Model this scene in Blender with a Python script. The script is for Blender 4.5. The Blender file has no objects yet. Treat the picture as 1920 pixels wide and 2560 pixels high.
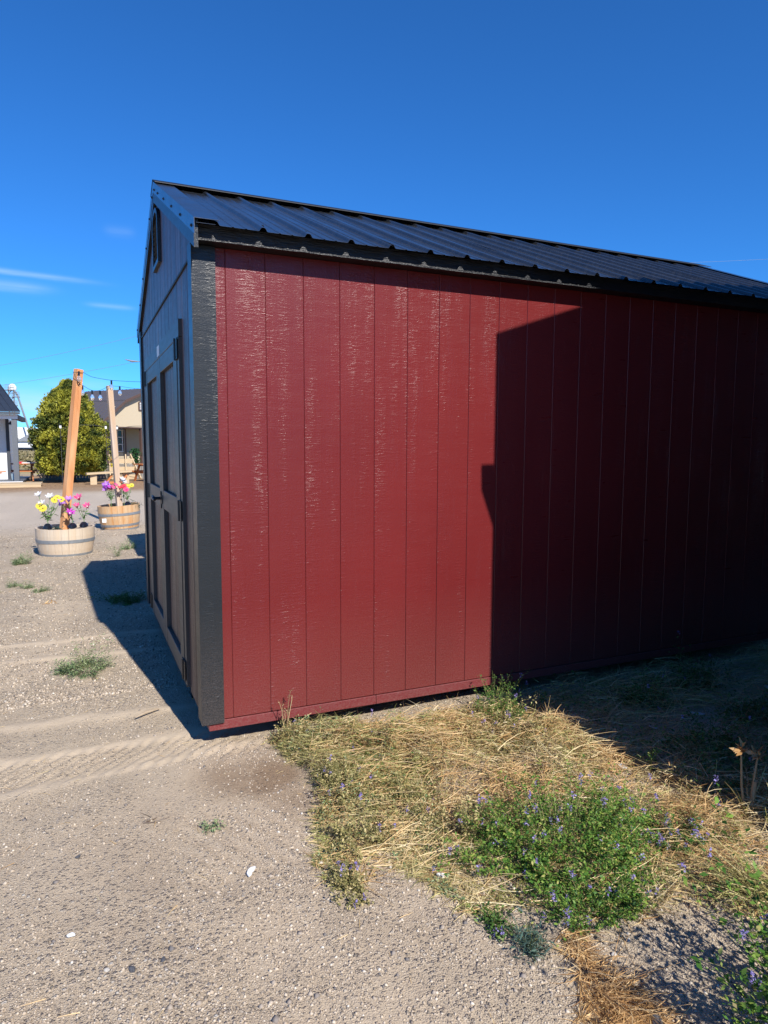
import bpy, math, random
import numpy as np
from mathutils import Vector, Matrix
random.seed(7); RNG = np.random.default_rng(11)
R = math.radians
scene = bpy.context.scene
C = bpy.data.collections.new("place"); scene.collection.children.link(C)

# ------------------------------------------------------------------ camera
CAM = (-0.5381, -3.5055, 1.4485); YAW, PITCH, ROLL = 0.4216, 0.0985, 0.0033
F = Vector((math.sin(YAW)*math.cos(PITCH), math.cos(YAW)*math.cos(PITCH), -math.sin(PITCH)))
Rr = Vector((math.cos(YAW), -math.sin(YAW), 0)); Uu = Rr.cross(F)
R2 = Rr*math.cos(ROLL)+Uu*math.sin(ROLL); U2 = -Rr*math.sin(ROLL)+Uu*math.cos(ROLL)
cd = bpy.data.cameras.new("camera"); cam = bpy.data.objects.new("camera", cd); C.objects.link(cam)
m = Matrix.Identity(4)
for i in range(3):
    m[i][0] = R2[i]; m[i][1] = U2[i]; m[i][2] = -F[i]; m[i][3] = CAM[i]
cam.matrix_world = m
cd.sensor_fit = 'HORIZONTAL'; cd.sensor_width = 36; cd.lens = 1694.18/1920*36
cd.clip_start = 0.05; cd.clip_end = 5000
scene.camera = cam

# ------------------------------------------------------------------ light
SUN = Vector((0.165, -1.22, 1.0)).normalized()
sl = bpy.data.lights.new("sun", 'SUN'); sl.energy = 5.0; sl.angle = R(0.53); sl.color = (1, .955, .89)
so = bpy.data.objects.new("sun", sl); C.objects.link(so)
so.rotation_euler = SUN.to_track_quat('Z', 'Y').to_euler(); so.location = (0, 0, 30)
world = bpy.data.worlds.new("World"); scene.world = world; world.use_nodes = True
scene.view_settings.view_transform = 'Standard'; scene.view_settings.look = 'None'
scene.view_settings.gamma = 1; scene.view_settings.use_curve_mapping = False
scene.view_settings.exposure = 0.45

def build_world():
    nt = world.node_tree; N = nt.nodes; L = nt.links; N.clear()
    def n(t, **k):
        x = N.new(t)
        for a, b in k.items(): setattr(x, a, b)
        return x
    def mth(op, a, b=None, c=None, clamp=False):
        x = n('ShaderNodeMath', operation=op, use_clamp=clamp)
        for i, v in enumerate((a, b, c)):
            if v is None: continue
            if isinstance(v, (int, float)): x.inputs[i].default_value = v
            else: L.new(v, x.inputs[i])
        return x.outputs[0]
    sky = n('ShaderNodeTexSky', sky_type='NISHITA', sun_disc=False)
    sky.sun_elevation = math.asin(SUN.z); sky.sun_rotation = math.atan2(SUN.x, SUN.y)
    sky.altitude = 1300; sky.air_density = 1.0; sky.dust_density = 0.0; sky.ozone_density = 6.0
    hs = n('ShaderNodeHueSaturation'); hs.inputs['Saturation'].default_value = SKY_SAT; hs.inputs['Value'].default_value = 1.0
    tn = n('ShaderNodeMix', data_type='RGBA', blend_type='MULTIPLY'); tn.inputs['Factor'].default_value = 1
    L.new(sky.outputs[0], tn.inputs['A']); tn.inputs['B'].default_value = (*SKY_TINT, 1)
    L.new(tn.outputs['Result'], hs.inputs['Color'])
    tc = n('ShaderNodeTexCoord'); sp = n('ShaderNodeSeparateXYZ'); L.new(tc.outputs['Generated'], sp.inputs[0])
    az = mth('ARCTAN2', sp.outputs[0], sp.outputs[1]); el = mth('ARCSINE', sp.outputs[2])
    cb = n('ShaderNodeCombineXYZ'); L.new(mth('MULTIPLY', az, 6.0), cb.inputs[0]); L.new(mth('MULTIPLY', el, 60.0), cb.inputs[1])
    nz = n('ShaderNodeTexNoise'); nz.inputs['Scale'].default_value = 1.3; nz.inputs['Detail'].default_value = 6; nz.inputs['Roughness'].default_value = .6
    L.new(cb.outputs[0], nz.inputs['Vector'])
    wob = mth('MULTIPLY', mth('SUBTRACT', nz.outputs[0], .5), .02)
    total = None
    # thin high wisps: (azimuth, elevation, half length, half height, tilt, strength)
    for a0, e0, ha, he, ti, st in [(-.065, .2125, .085, .0030, -.03, .50), (-.09, .196, .06, .006, 0, .38), (.045, .182, .028, .0028, -.02, .26), (.06, .275, .018, .006, 0, .10), (-.055, .048, .075, .024, 0, .75), (.0, .075, .05, .012, 0, .35)]:
        da = mth('DIVIDE', mth('SUBTRACT', az, a0), ha)
        de = mth('DIVIDE', mth('ADD', mth('SUBTRACT', mth('SUBTRACT', el, e0), mth('MULTIPLY', mth('SUBTRACT', az, a0), ti)), mth('MULTIPLY', wob, min(1, he*60))), he)
        g = mth('EXPONENT', mth('MULTIPLY', mth('ADD', mth('POWER', mth('ABSOLUTE', da), 4.0), mth('POWER', mth('ABSOLUTE', de), 2.0)), -1.0))
        g = mth('MULTIPLY', g, st)
        total = g if total is None else mth('MAXIMUM', total, g)
    dens = mth('MULTIPLY', total, mth('MULTIPLY_ADD', nz.outputs[0], 1.6, -.1, clamp=True), clamp=True)
    mix = n('ShaderNodeMix', data_type='RGBA'); L.new(dens, mix.inputs['Factor'])
    L.new(hs.outputs[0], mix.inputs['A']); mix.inputs['B'].default_value = (4.6, 6.2, 8.0, 1)
    bg = n('ShaderNodeBackground'); bg.inputs['Strength'].default_value = SKY_STR
    L.new(mix.outputs['Result'], bg.inputs['Color'])
    out = n('ShaderNodeOutputWorld'); L.new(bg.outputs[0], out.inputs['Surface'])
SKY_SAT = 1.0; SKY_STR = 0.105; SKY_TINT = (.27, .77, 1.22)
build_world()

# ------------------------------------------------------------------ materials
class NT:
    def __init__(s, name, rough=.6, color=(.5, .5, .5), metallic=0, spec=.5):
        s.m = bpy.data.materials.new(name); s.m.use_nodes = True; s.t = s.m.node_tree; s.N = s.t.nodes; s.L = s.t.links
        s.b = s.N['Principled BSDF']; s.b.inputs['Roughness'].default_value = rough; s.b.inputs['Base Color'].default_value = (*color, 1)
        s.b.inputs['Metallic'].default_value = metallic; s.b.inputs['Specular IOR Level'].default_value = spec
    def n(s, t, **k):
        x = s.N.new(t)
        for a, b in k.items(): setattr(x, a, b)
        return x
    def lk(s, a, b):
        if hasattr(a, 'outputs'): a = a.outputs[0]
        s.L.new(a, b)
    def val(s, v, sock):
        if isinstance(v, (int, float)): sock.default_value = v
        elif isinstance(v, tuple): sock.default_value = (*v, 1) if len(sock.default_value) == 4 and len(v) == 3 else v
        else: s.lk(v, sock)
    def math(s, op, a, b=None, c=None, clamp=False):
        x = s.n('ShaderNodeMath', operation=op, use_clamp=clamp)
        for i, v in enumerate((a, b, c)):
            if v is not None: s.val(v, x.inputs[i])
        return x.outputs[0]
    def coord(s, scale=(1, 1, 1), off=None, out='Object', rot=None):
        tc = s.n('ShaderNodeTexCoord'); mp = s.n('ShaderNodeMapping'); s.lk(tc.outputs[out], mp.inputs['Vector'])
        mp.inputs['Scale'].default_value = scale
        if rot: mp.inputs['Rotation'].default_value = rot
        if off is not None: s.lk(off, mp.inputs['Location'])
        return mp.outputs[0]
    def rnd(s, k=37.0):
        oi = s.n('ShaderNodeObjectInfo'); return s.math('MULTIPLY', oi.outputs['Random'], k)
    def noise(s, vec, scale=5, detail=3, rough=.5, dist=0, out=0):
        x = s.n('ShaderNodeTexNoise'); s.lk(vec, x.inputs['Vector']); x.inputs['Scale'].default_value = scale
        x.inputs['Detail'].default_value = detail; x.inputs['Roughness'].default_value = rough; x.inputs['Distortion'].default_value = dist
        return x.outputs[out]
    def vor(s, vec, scale=5, out='Distance', feature='F1'):
        x = s.n('ShaderNodeTexVoronoi', feature=feature); s.lk(vec, x.inputs['Vector']); x.inputs['Scale'].default_value = scale
        return x.outputs[out]
    def ramp(s, fac, stops, interp='LINEAR'):
        x = s.n('ShaderNodeValToRGB'); cr = x.color_ramp; cr.interpolation = interp
        while len(cr.elements) < len(stops): cr.elements.new(.5)
        for e, (p, c) in zip(cr.elements, stops):
            e.position = p; e.color = (*c, 1) if not isinstance(c, (int, float)) else (c, c, c, 1)
        s.lk(fac, x.inputs[0]); return x.outputs[0]
    def mix(s, f, a, b, mode='MIX'):
        x = s.n('ShaderNodeMix', data_type='RGBA', blend_type=mode)
        s.val(f, x.inputs['Factor']); s.val(a, x.inputs['A']); s.val(b, x.inputs['B']); return x.outputs['Result']
    def attr(s, name):
        x = s.n('ShaderNodeAttribute', attribute_name=name); return x.outputs['Fac']
    def island(s):
        return s.n('ShaderNodeNewGeometry').outputs['Random Per Island']
    def color(s, c): s.val(c, s.b.inputs['Base Color'])
    def rough(s, c): s.val(c, s.b.inputs['Roughness'])
    def bump(s, h, dist=.002, strength=1.0):
        x = s.n('ShaderNodeBump'); x.inputs['Distance'].default_value = dist; x.inputs['Strength'].default_value = strength
        s.lk(h, x.inputs['Height']); s.lk(x.outputs[0], s.b.inputs['Normal'])

def embossed_paint(name, c1, c2, rough=.3, along='x', spec=.5, bd=.0026, gr=.16, rp=1.6, gf=230, streak=0):
    """glossy paint over embossed engineered-wood siding: bands of cross ripples, fine vertical grain, stipple"""
    t = NT(name, rough, c1, spec=spec)
    oi = t.rnd(91.0); cb = t.n('ShaderNodeCombineXYZ'); t.lk(oi, cb.inputs[0]); t.lk(oi, cb.inputs[1]); t.lk(oi, cb.inputs[2])
    base = t.coord((1, 1, 1), cb)
    def sc(v):
        mp = t.n('ShaderNodeMapping'); t.lk(base, mp.inputs['Vector']); mp.inputs['Scale'].default_value = v; return mp.outputs[0]
    band = t.noise(sc((14, 14, .6)), 1, 2, .5)
    band = t.math('MULTIPLY', t.ramp(band, [(.36, 0.12), (.66, 1.0)]), t.ramp(t.noise(sc((9, 9, 2.2)), 1, 4, .65), [(.30, .10), (.68, 1.25)]))
    rip = t.noise(sc((17, 17, 105)), 1, 3, .6, .7)
    rip = t.math('POWER', rip, 2.6)
    grain = t.noise(sc((gf, gf, gf*.02)), 1, 3, .6, .6)
    knot = t.noise(sc((20, 20, 3.2)), 1, 2, .5, 1.5)
    rings = t.math('SINE', t.math('MULTIPLY', knot, 80.0))
    patch = t.ramp(t.noise(sc((9, 9, 1.2)), 1, 1), [(.52, 0.0), (.62, 1.0)])
    stip = t.noise(sc((190, 190, 190)), 1, 3, .6)
    blob = t.noise(sc((42, 42, 60)), 1, 1, .5, .5); blob = t.ramp(blob, [(.63, 0.0), (.72, 1.0)])
    h = t.math('MULTIPLY', t.math('MULTIPLY', rip, band), rp)
    h = t.math('ADD', h, t.math('MULTIPLY', grain, gr))
    h = t.math('ADD', h, t.math('MULTIPLY', t.math('MULTIPLY', rings, patch), .05))
    h = t.math('ADD', h, t.math('MULTIPLY', stip, .33))
    h = t.math('ADD', h, t.math('MULTIPLY', t.math('MULTIPLY', blob, band), .25))
    t.bump(h, bd, 1.0)
    big = t.noise(t.coord((1.2, 1.2, .8)), 1, 4)
    col = t.mix(t.ramp(big, [(.3, 0.0), (.7, 1.0)]), c1, c2)
    vsp = t.vor(sc((1, 1, 1)), 30); col = t.mix(t.ramp(vsp, [(.02, .6), (.055, 0.0)]), col, tuple(min(1, c*2+.12) for c in c1))
    if streak:
        st = t.noise(sc((24, 24, .35)), 1, 4, .7)
        col = t.mix(t.math('MULTIPLY', t.ramp(st, [(.46, 1.0), (.54, 0.0)]), streak), col, tuple(c*.25 for c in c2))
        col = t.mix(t.math('MULTIPLY', t.ramp(st, [(.56, 0.0), (.66, 1.0)]), streak), col, (.24, .17, .14))
        h = t.math('ADD', h, t.math('MULTIPLY', st, 1.6)); t.bump(h, bd*2, 1.0)
    dz = t.n('ShaderNodeSeparateXYZ'); t.lk(t.coord(), dz.inputs[0])
    dust = t.math('MULTIPLY', t.ramp(dz.outputs[2], [(.04, 1.0), (.75, 0.0)]), t.ramp(t.noise(t.coord(), 150, 5, .8), [(.40, 0.0), (.75, .34)]))
    col = t.mix(dust, col, (.30, .22, .18))
    t.color(col)
    t.rough(t.math('ADD', t.math('MULTIPLY', t.noise(sc((5, 5, 30)), 1, 2), .12), t.math('MULTIPLY_ADD', dust, .5, rough-.06)))
    return t.m

def simple(name, c1, c2=None, rough=.6, scale=8, metallic=0, spec=.5, bump=0, bs=60, stretch=(1, 1, 1)):
    t = NT(name, rough, c1, metallic, spec)
    if c2:
        v = t.coord(stretch, None); t.color(t.mix(t.ramp(t.noise(v, scale, 5, .65), [(.3, 0.0), (.7, 1.0)]), c1, c2))
    if bump: t.bump(t.noise(t.coord(stretch), bs, 4, .6), bump)
    return t.m

def wood(name, c1, c2, c3=None, rough=.75, axis=2, knots=True):
    t = NT(name, rough, c1, spec=.25)
    oi = t.rnd(57.0); cb = t.n('ShaderNodeCombineXYZ'); t.lk(oi, cb.inputs[0]); t.lk(oi, cb.inputs[1]); t.lk(oi, cb.inputs[2])
    sc = [40, 40, 40]; sc[axis] = 1.6
    v = t.coord(tuple(sc), cb); g = t.noise(v, 1, 5, .65, .8)
    sc2 = [6, 6, 6]; sc2[axis] = 1.0
    b = t.noise(t.coord(tuple(sc2), cb), 1, 3)
    col = t.mix(t.ramp(g, [(.3, 0.0), (.7, 1.0)]), c1, c2)
    if c3: col = t.mix(t.ramp(b, [(.45, 0.0), (.66, 1.0)]), col, c3)
    col = t.mix(t.ramp(t.vor(t.coord((3, 3, 1.5), cb), 1.6), [(.03, .75), (.07, 0.0)]), col, tuple(x*.3 for x in c2)) if knots else col
    t.color(col); t.bump(g, .002); return t.m

def leafmat(name, stops, rough=.55, trans=.25, pos=None):
    t = NT(name, rough, spec=.3)
    col = t.ramp(t.island(), stops)
    if pos:
        col = t.mix(t.ramp(t.noise(t.coord(), pos[0], 3), [(.42, 0.0), (.6, pos[2] if len(pos) > 2 else 1.0)]), col, pos[1])
    t.color(col)
    tr = t.n('ShaderNodeBsdfTranslucent'); t.lk(col, tr.inputs[0]); ms = t.n('ShaderNodeMixShader'); ms.inputs[0].default_value = trans
    t.lk(t.b.outputs[0], ms.inputs[1]); t.lk(tr.outputs[0], ms.inputs[2])
    t.lk(ms.outputs[0], t.N['Material Output'].inputs['Surface']); return t.m

M = {}
M['red'] = embossed_paint('red_siding_paint', (.158, .0175, .0175), (.128, .0135, .0135), .30, spec=.42)
M['redg'] = embossed_paint('red_gable_reflection_tone', (.115, .046, .038), (.085, .034, .028), .40, gr=.9, rp=.2, bd=.0020, gf=60, spec=.5, streak=.8)  # same red paint; reflections on the shaded gable mixed into colour and pale streaks
M['charcoal'] = embossed_paint('charcoal_trim_paint', (.017, .020, .023), (.014, .016, .019), .34, spec=.4, rp=1.3)
M['charcoal_door'] = embossed_paint('charcoal_door_paint', (.058, .054, .049), (.045, .042, .039), .44, gr=.25, rp=.2, bd=.0012, spec=.5)
M['louvre'] = simple('dark_louvre', (.02, .022, .025), rough=.8, spec=.2)
M['redskid'] = embossed_paint('red_runner_paint', (.17, .016, .018), (.13, .013, .016), .5, bd=.002)
M['metal'] = None
t = NT('black_roof_metal', .2, (.028, .031, .036), 0.0, .6); t.b.inputs['IOR'].default_value = 1.9
t.color(t.mix(t.ramp(t.noise(t.coord((1, 7, 1)), 9, 4, .7), [(.45, 0.0), (.75, 1.0)]), (.016, .018, .022), (.036, .037, .039)))
t.rough(t.ramp(t.noise(t.coord(), 4, 5, .7), [(.3, .15), (.75, .30)]))
t.bump(t.noise(t.coord((1, 1, 1)), 5, 2), .004, .4); M['metal'] = t.m
M['ridge'] = simple('matte_ridge_metal', (.012, .014, .017), (.02, .022, .025), .55, 8, spec=.3)
M['darkwood'] = simple('dark_fascia_paint', (.007, .008, .011), (.011, .012, .015), .38, 30, bump=.006, bs=130, stretch=(.10, 1, 1), spec=.5)
M['core'] = simple('unlit_wall_core', (.03, .02, .018), rough=.9)
M['black'] = simple('black_metal', (.012, .012, .014), rough=.38)
M['screw'] = simple('screw_metal', (.03, .035, .04), rough=.35, metallic=.6)
M['paper'] = simple('white_sticker', (.72, .72, .70), rough=.5)

# ------------------------------------------------------------------ mesh helpers
ORG = {}
def tag(o, label=None, cat=None, group=None, kind=None):
    if label: o['label'] = label
    if cat: o['category'] = cat
    if group: o['group'] = group
    if kind: o['kind'] = kind
    return o
def thing(name, loc, label, cat, group=None):
    o = bpy.data.objects.new(name, None); C.objects.link(o); o.location = loc; o.empty_display_size = .1
    ORG[o.name] = Vector(loc); return tag(o, label, cat, group)
def raw(name, V, Fc, mat, parent=None, smooth=False, label=None, cat=None, group=None, kind=None, attrs=None, loc=None):
    """world-space vertices -> one object, made local to its parent (or to loc)"""
    V = np.asarray(V, dtype=np.float64).reshape(-1, 3)
    org = ORG[parent.name] if parent is not None else Vector(loc) if loc is not None else Vector((0, 0, 0))
    me = bpy.data.meshes.new(name)
    V2 = V-np.array(org)
    if isinstance(Fc, np.ndarray):
        nf, k = Fc.shape
        me.vertices.add(len(V2)); me.vertices.foreach_set('co', V2.astype(np.float32).ravel())
        me.loops.add(nf*k); me.loops.foreach_set('vertex_index', Fc.astype(np.int32).ravel())
        me.polygons.add(nf); me.polygons.foreach_set('loop_start', np.arange(0, nf*k, k, dtype=np.int32))
        me.update(calc_edges=True)
    else:
        me.from_pydata([tuple(v) for v in V2], [], Fc); me.update()
    if smooth: me.polygons.foreach_set('use_smooth', np.ones(len(me.polygons), dtype=bool))
    if attrs:
        for k_, a in attrs.items():
            at = me.attributes.new(k_, 'FLOAT', 'POINT'); at.data.foreach_set('value', np.asarray(a, dtype=np.float32))
    me.materials.append(mat)
    o = bpy.data.objects.new(name, me); C.objects.link(o)
    if parent is not None: o.parent = parent
    elif loc is not None: o.location = loc
    ORG[o.name] = org
    return tag(o, label, cat, group, kind)
class MB:
    def __init__(s): s.v = []; s.f = []
    def add(s, V, Fc):
        n = len(s.v); s.v += [tuple(map(float, v)) for v in V]; s.f += [tuple(i+n for i in f) for f in Fc]; return s
    def box(s, x0, x1, y0, y1, z0, z1, X=None, bev=0):
        if bev:
            b = bev; pts = []
            for z, k in ((z0, b), (z0+b, 0), (z1-b, 0), (z1, b)):
                pts += [(x0+k, y0+k, z), (x1-k, y0+k, z), (x1-k, y1-k, z), (x0+k, y1-k, z)]
            Fc = [(3, 2, 1, 0), (12, 13, 14, 15)]
            for r in range(3):
                for i in range(4): Fc.append((r*4+i, r*4+(i+1) % 4, r*4+4+(i+1) % 4, r*4+4+i))
        else:
            pts = [(x0, y0, z0), (x1, y0, z0), (x1, y1, z0), (x0, y1, z0), (x0, y0, z1), (x1, y0, z1), (x1, y1, z1), (x0, y1, z1)]
            Fc = [(3, 2, 1, 0), (4, 5, 6, 7), (0, 1, 5, 4), (1, 2, 6, 5), (2, 3, 7, 6), (3, 0, 4, 7)]
        if X is not None: pts = [tuple(X @ Vector(p)) for p in pts]
        return s.add(pts, Fc)
    def prism(s, poly, a0, a1, axis='x', X=None):
        n = len(poly)
        def P(a, p):
            return {'x': (a, p[0], p[1]), 'y': (p[0], a, p[1]), 'z': (p[0], p[1], a)}[axis]
        pts = [P(a0, p) for p in poly]+[P(a1, p) for p in poly]
        if X is not None: pts = [tuple(X @ Vector(p)) for p in pts]
        Fc = [tuple(range(n-1, -1, -1)), tuple(range(n, 2*n))]+[(i, (i+1) % n, n+(i+1) % n, n+i) for i in range(n)]
        return s.add(pts, Fc)
    def bar(s, p, q, w, h=None, up=(0, 0, 1)):
        h = h or w; p = Vector(p); q = Vector(q); d = (q-p).normalized(); u = Vector(up)
        if abs(d.dot(u)) > .95: u = Vector((0, 1, 0))
        sd = d.cross(u).normalized(); u = sd.cross(d)
        pts = []
        for e in (p, q):
            for a, b in ((-1, -1), (1, -1), (1, 1), (-1, 1)): pts.append(e+sd*a*w/2+u*b*h/2)
        return s.add(pts, [(3, 2, 1, 0), (4, 5, 6, 7), (0, 1, 5, 4), (1, 2, 6, 5), (2, 3, 7, 6), (3, 0, 4, 7)])
    def tube(s, path, r, n=6, cap=True):
        path = [Vector(p) for p in path]; rs = r if isinstance(r, (list, tuple)) else [r]*len(path); pts = []
        for i, p in enumerate(path):
            d = (path[min(i+1, len(path)-1)]-path[max(i-1, 0)]).normalized(); u = Vector((0, 0, 1)) if abs(d.z) < .9 else Vector((1, 0, 0))
            a = d.cross(u).normalized(); b = d.cross(a)
            for k in range(n):
                t_ = 2*math.pi*k/n; pts.append(p+(a*math.cos(t_)+b*math.sin(t_))*rs[i])
        Fc = [(i*n+k, i*n+(k+1) % n, (i+1)*n+(k+1) % n, (i+1)*n+k) for i in range(len(path)-1) for k in range(n)]
        if cap: Fc += [tuple(range(n-1, -1, -1)), tuple(range((len(path)-1)*n, len(path)*n))]
        return s.add(pts, Fc)
    def lathe(s, prof, n=24, X=None, a0=0, a1=2*math.pi):
        full = abs(a1-a0-2*math.pi) < 1e-6; m_ = n if full else n+1; pts = []
        for r, z in prof:
            for k in range(m_):
                t_ = a0+(a1-a0)*k/n; pts.append((r*math.cos(t_), r*math.sin(t_), z))
        if X is not None: pts = [tuple(X @ Vector(p)) for p in pts]
        Fc = []
        for i in range(len(prof)-1):
            for k in range(n):
                k2 = (k+1) % m_; Fc.append((i*m_+k, i*m_+k2, (i+1)*m_+k2, (i+1)*m_+k))
        return s.add(pts, Fc)
    def build(s, name, mat, parent=None, **k): return raw(name, s.v, s.f, mat, parent, **k)

def smooth_noise(x, y, freq, seed):
    g = np.random.default_rng(seed).random((64, 64)); X = (x*freq) % 64; Y = (y*freq) % 64
    xi = np.floor(X).astype(int); yi = np.floor(Y).astype(int); fx = X-xi; fy = Y-yi; fx = fx*fx*(3-2*fx); fy = fy*fy*(3-2*fy)
    a = g[xi % 64, yi % 64]; b = g[(xi+1) % 64, yi % 64]; c = g[xi % 64, (yi+1) % 64]; d = g[(xi+1) % 64, (yi+1) % 64]
    return (a*(1-fx)+b*fx)*(1-fy)+(c*(1-fx)+d*fx)*fy-.5

# ------------------------------------------------------------------ ground
GZ = -0.14
TR = [((-1.16, 2.44), (.03, 2.41), .05, .016), ((-1.12, 1.99), (-.02, 1.88), .055, .012), ((-1.0, .70), (-.12, .64), .06, .014),
      ((-.96, .25), (-.0, .22), .05, .006), ((-.92, -.12), (.02, -.02), .055, .012)]
def sstep(a, b, v):
    t_ = np.clip((v-a)/(b-a), 0, 1); return t_*t_*(3-2*t_)
def dust_ridge(x, y):
    d = np.zeros_like(x); h = np.zeros_like(x)
    for (x0, y0), (x1, y1), w, hh in TR:
        yc = y0+(y1-y0)*(x-x0)/(x1-x0)+smooth_noise(x, y*0+y0, 5, 5)*.035
        ww = w*(1+smooth_noise(x, y*0+y0*3, 4, 8)*.9)
        fade = 1-sstep(.1, .6, x) if y1 < 1 else 1-sstep(.3, .9, x)
        g = np.exp(-((y-yc)/ww)**2)*fade; d = np.maximum(d, g); h += g*hh
    return d, h
def tread(x, y):
    m_ = sstep(-.17, -.06, y+.03*x)*(1-sstep(.17, .26, y+.03*x))*(1-sstep(.1, .6, x))
    ph = (x*1.0-y*.9)/.075; s_ = .5+.5*np.sin(ph*2*np.pi+smooth_noise(x, y, 9, 21)*2.5)
    m2 = sstep(-1.25, -1.1, y)*(1-sstep(-.75, -.55, y))*sstep(-.35, -.1, x)*(1-sstep(.2, .4, x))
    s2 = .5+.5*np.sin(((x+.5*y)/.085)*2*np.pi+smooth_noise(x, y, 8, 22)*3)
    return np.maximum(m_*s_, m2*s2*.7)
def ground_h(x, y):
    x = np.asarray(x, float); y = np.asarray(y, float)
    near = np.exp(-(np.hypot(x, y)/30)**2)
    h = smooth_noise(x, y, .5, 1)*.035+smooth_noise(x, y, 1.7, 2)*.014+smooth_noise(x, y, 6, 3)*.008+smooth_noise(x, y, 19, 4)*.0045
    d, hr = dust_ridge(x, y); h = h*near*.8+hr*.6-tread(x, y)*.010
    h -= .02*sstep(-.1, .6, x)*sstep(-.3, .2, y)*(1-sstep(3, 4, y))
    far = np.exp(-((y-220)/60)**2)*1.2*sstep(60, 120, y)
    return GZ+h+far
def axis(lo, hi, st, far):
    a = list(np.arange(lo, hi+1e-6, st)); s_ = st; p = hi; pos = []
    while p < far: s_ *= 1.18; p += s_; pos.append(p)
    s_ = st; p = lo; neg = []
    while p > -far: s_ *= 1.18; p -= s_; neg.append(p)
    return np.array(neg[::-1]+a+pos)
gx = axis(-2.2, 3.6, .018, 2500); gy = axis(-3.0, 4.5, .018, 2500)
XX, YY = np.meshgrid(gx, gy, indexing='ij'); HH = ground_h(XX, YY)
nx, ny = XX.shape
idx = np.arange(nx*ny).reshape(nx, ny)
Fq = np.stack([idx[:-1, :-1], idx[1:, :-1], idx[1:, 1:], idx[:-1, 1:]], -1).reshape(-1, 4)
dd, _ = dust_ridge(XX, YY)
dustA = np.clip(dd+tread(XX, YY)*.5+sstep(.1, .5, smooth_noise(XX, YY, 1.3, 31)+smooth_noise(XX, YY, 4, 32)*.4)*.6, 0, 1)
dampA = np.exp(-(((XX-.17)/.25)**2+((YY+.36)/.20)**2)**1.5)+.6*np.exp(-(((XX-.32)/.16)**2+((YY+.62)/.2)**2)**1.5)
dampA = np.clip(dampA*(1+smooth_noise(XX, YY, 7, 33)*1.2), 0, 1)

t = NT('gravel_ground', .92, spec=.15)
v = t.coord()
sep = t.n('ShaderNodeSeparateXYZ'); t.lk(v, sep.inputs[0])
camd = t.n('ShaderNodeVectorMath', operation='LENGTH'); t.lk(v, camd.inputs[0]); dist = camd.outputs['Value']
dust = t.attr('dust'); damp = t.attr('damp')
fine = t.noise(v, 230, 4, .8); mid = t.noise(v, 28, 5, .7); big = t.noise(v, 1.1, 5, .6)
soil = t.mix(t.ramp(fine, [(.3, 0.0), (.7, 1.0)]), (.21, .158, .106), (.65, .525, .37))
vc = t.vor(v, 150, 'Color'); vs = t.n('ShaderNodeSeparateColor'); t.lk(vc, vs.inputs[0])
stone = t.ramp(vs.outputs[0], [(0, (.11, .098, .085)), (.25, (.29, .235, .18)), (.5, (.47, .385, .295)), (.78, (.59, .495, .385)), (.93, (.68, .59, .47)), (1, (.72, .67, .57))])
vd = t.vor(v, 150); smask = t.math('MULTIPLY', t.ramp(vd, [(.32, 1.0), (.5, 0.0)]), t.math('SUBTRACT', .85, t.math('MULTIPLY', dust, .8), clamp=True))
vd2 = t.vor(v, 62); vc2 = t.vor(v, 62, 'Color'); vs2 = t.n('ShaderNodeSeparateColor'); t.lk(vc2, vs2.inputs[0])
stone2 = t.ramp(vs2.outputs[1], [(0, (.11, .10, .10)), (.4, (.25, .21, .18)), (.8, (.36, .31, .26)), (1, (.60, .56, .49))])
sm2 = t.math('MULTIPLY', t.math('MULTIPLY', t.ramp(vd2, [(.28, 1.0), (.42, 0.0)]), t.ramp(vs2.outputs[2], [(.5, 0.0), (.55, 1.0)])), t.math('SUBTRACT', 1.0, dust, clamp=True))
col = t.mix(smask, soil, stone); col = t.mix(sm2, col, stone2)
col = t.mix(t.ramp(big, [(.35, 0.0), (.65, .45)]), col, (.47, .38, .275))
col = t.mix(t.ramp(t.noise(v, 2.7, 5, .7), [(.45, 0.0), (.75, .45)]), col, (.31, .24, .17))
col = t.mix(t.math('MULTIPLY', dust, .62), col, (.53, .43, .315))
col = t.mix(t.math('MULTIPLY', damp, .8), col, (.21, .14, .085))
# the worn drive, the bare strip and the dry field farther off, by place
yw = t.math('ADD', sep.outputs[1], t.math('MULTIPLY', t.math('SUBTRACT', t.noise(v, .35, 4), .5), 3.5))
def band(a, b, c, d): return t.math('MULTIPLY', t.ramp(t.math('DIVIDE', yw, 300.0), [(a/300, 0.0), (b/300, 1.0)]), t.ramp(t.math('DIVIDE', yw, 300.0), [(c/300, 1.0), (d/300, 0.0)]))
drive = band(9.5, 11.5, 20.5, 22.5)
col = t.mix(t.math('MULTIPLY', drive, .85), col, t.mix(mid, (.46, .38, .295), (.57, .475, .37)))
mulch = band(20.5, 23, 34, 36)
col = t.mix(mulch, col, t.mix(t.ramp(t.noise(v, 9, 5, .8), [(.3, 0.0), (.7, 1.0)]), (.16, .085, .045), (.46, .31, .18)))
field = t.ramp(t.math('DIVIDE', yw, 300.0), [(35/300, 0.0), (38/300, 1.0)])
col = t.mix(field, col, t.mix(t.ramp(t.noise(v, .5, 6, .75), [(.35, 0.0), (.65, 1.0)]), (.20, .17, .085), (.48, .38, .20)))
road = band(150, 152, 176, 178)
col = t.mix(road, col, (.16, .165, .17))
bank = t.ramp(t.math('DIVIDE', sep.outputs[1], 300.0), [(185/300, 0.0), (190/300, 1.0)])
col = t.mix(bank, col, t.mix(t.ramp(t.noise(v, .12, 4), [(.4, 0.0), (.6, 1.0)]), (.18, .15, .07), (.30, .19, .11)))
t.color(col)
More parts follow.
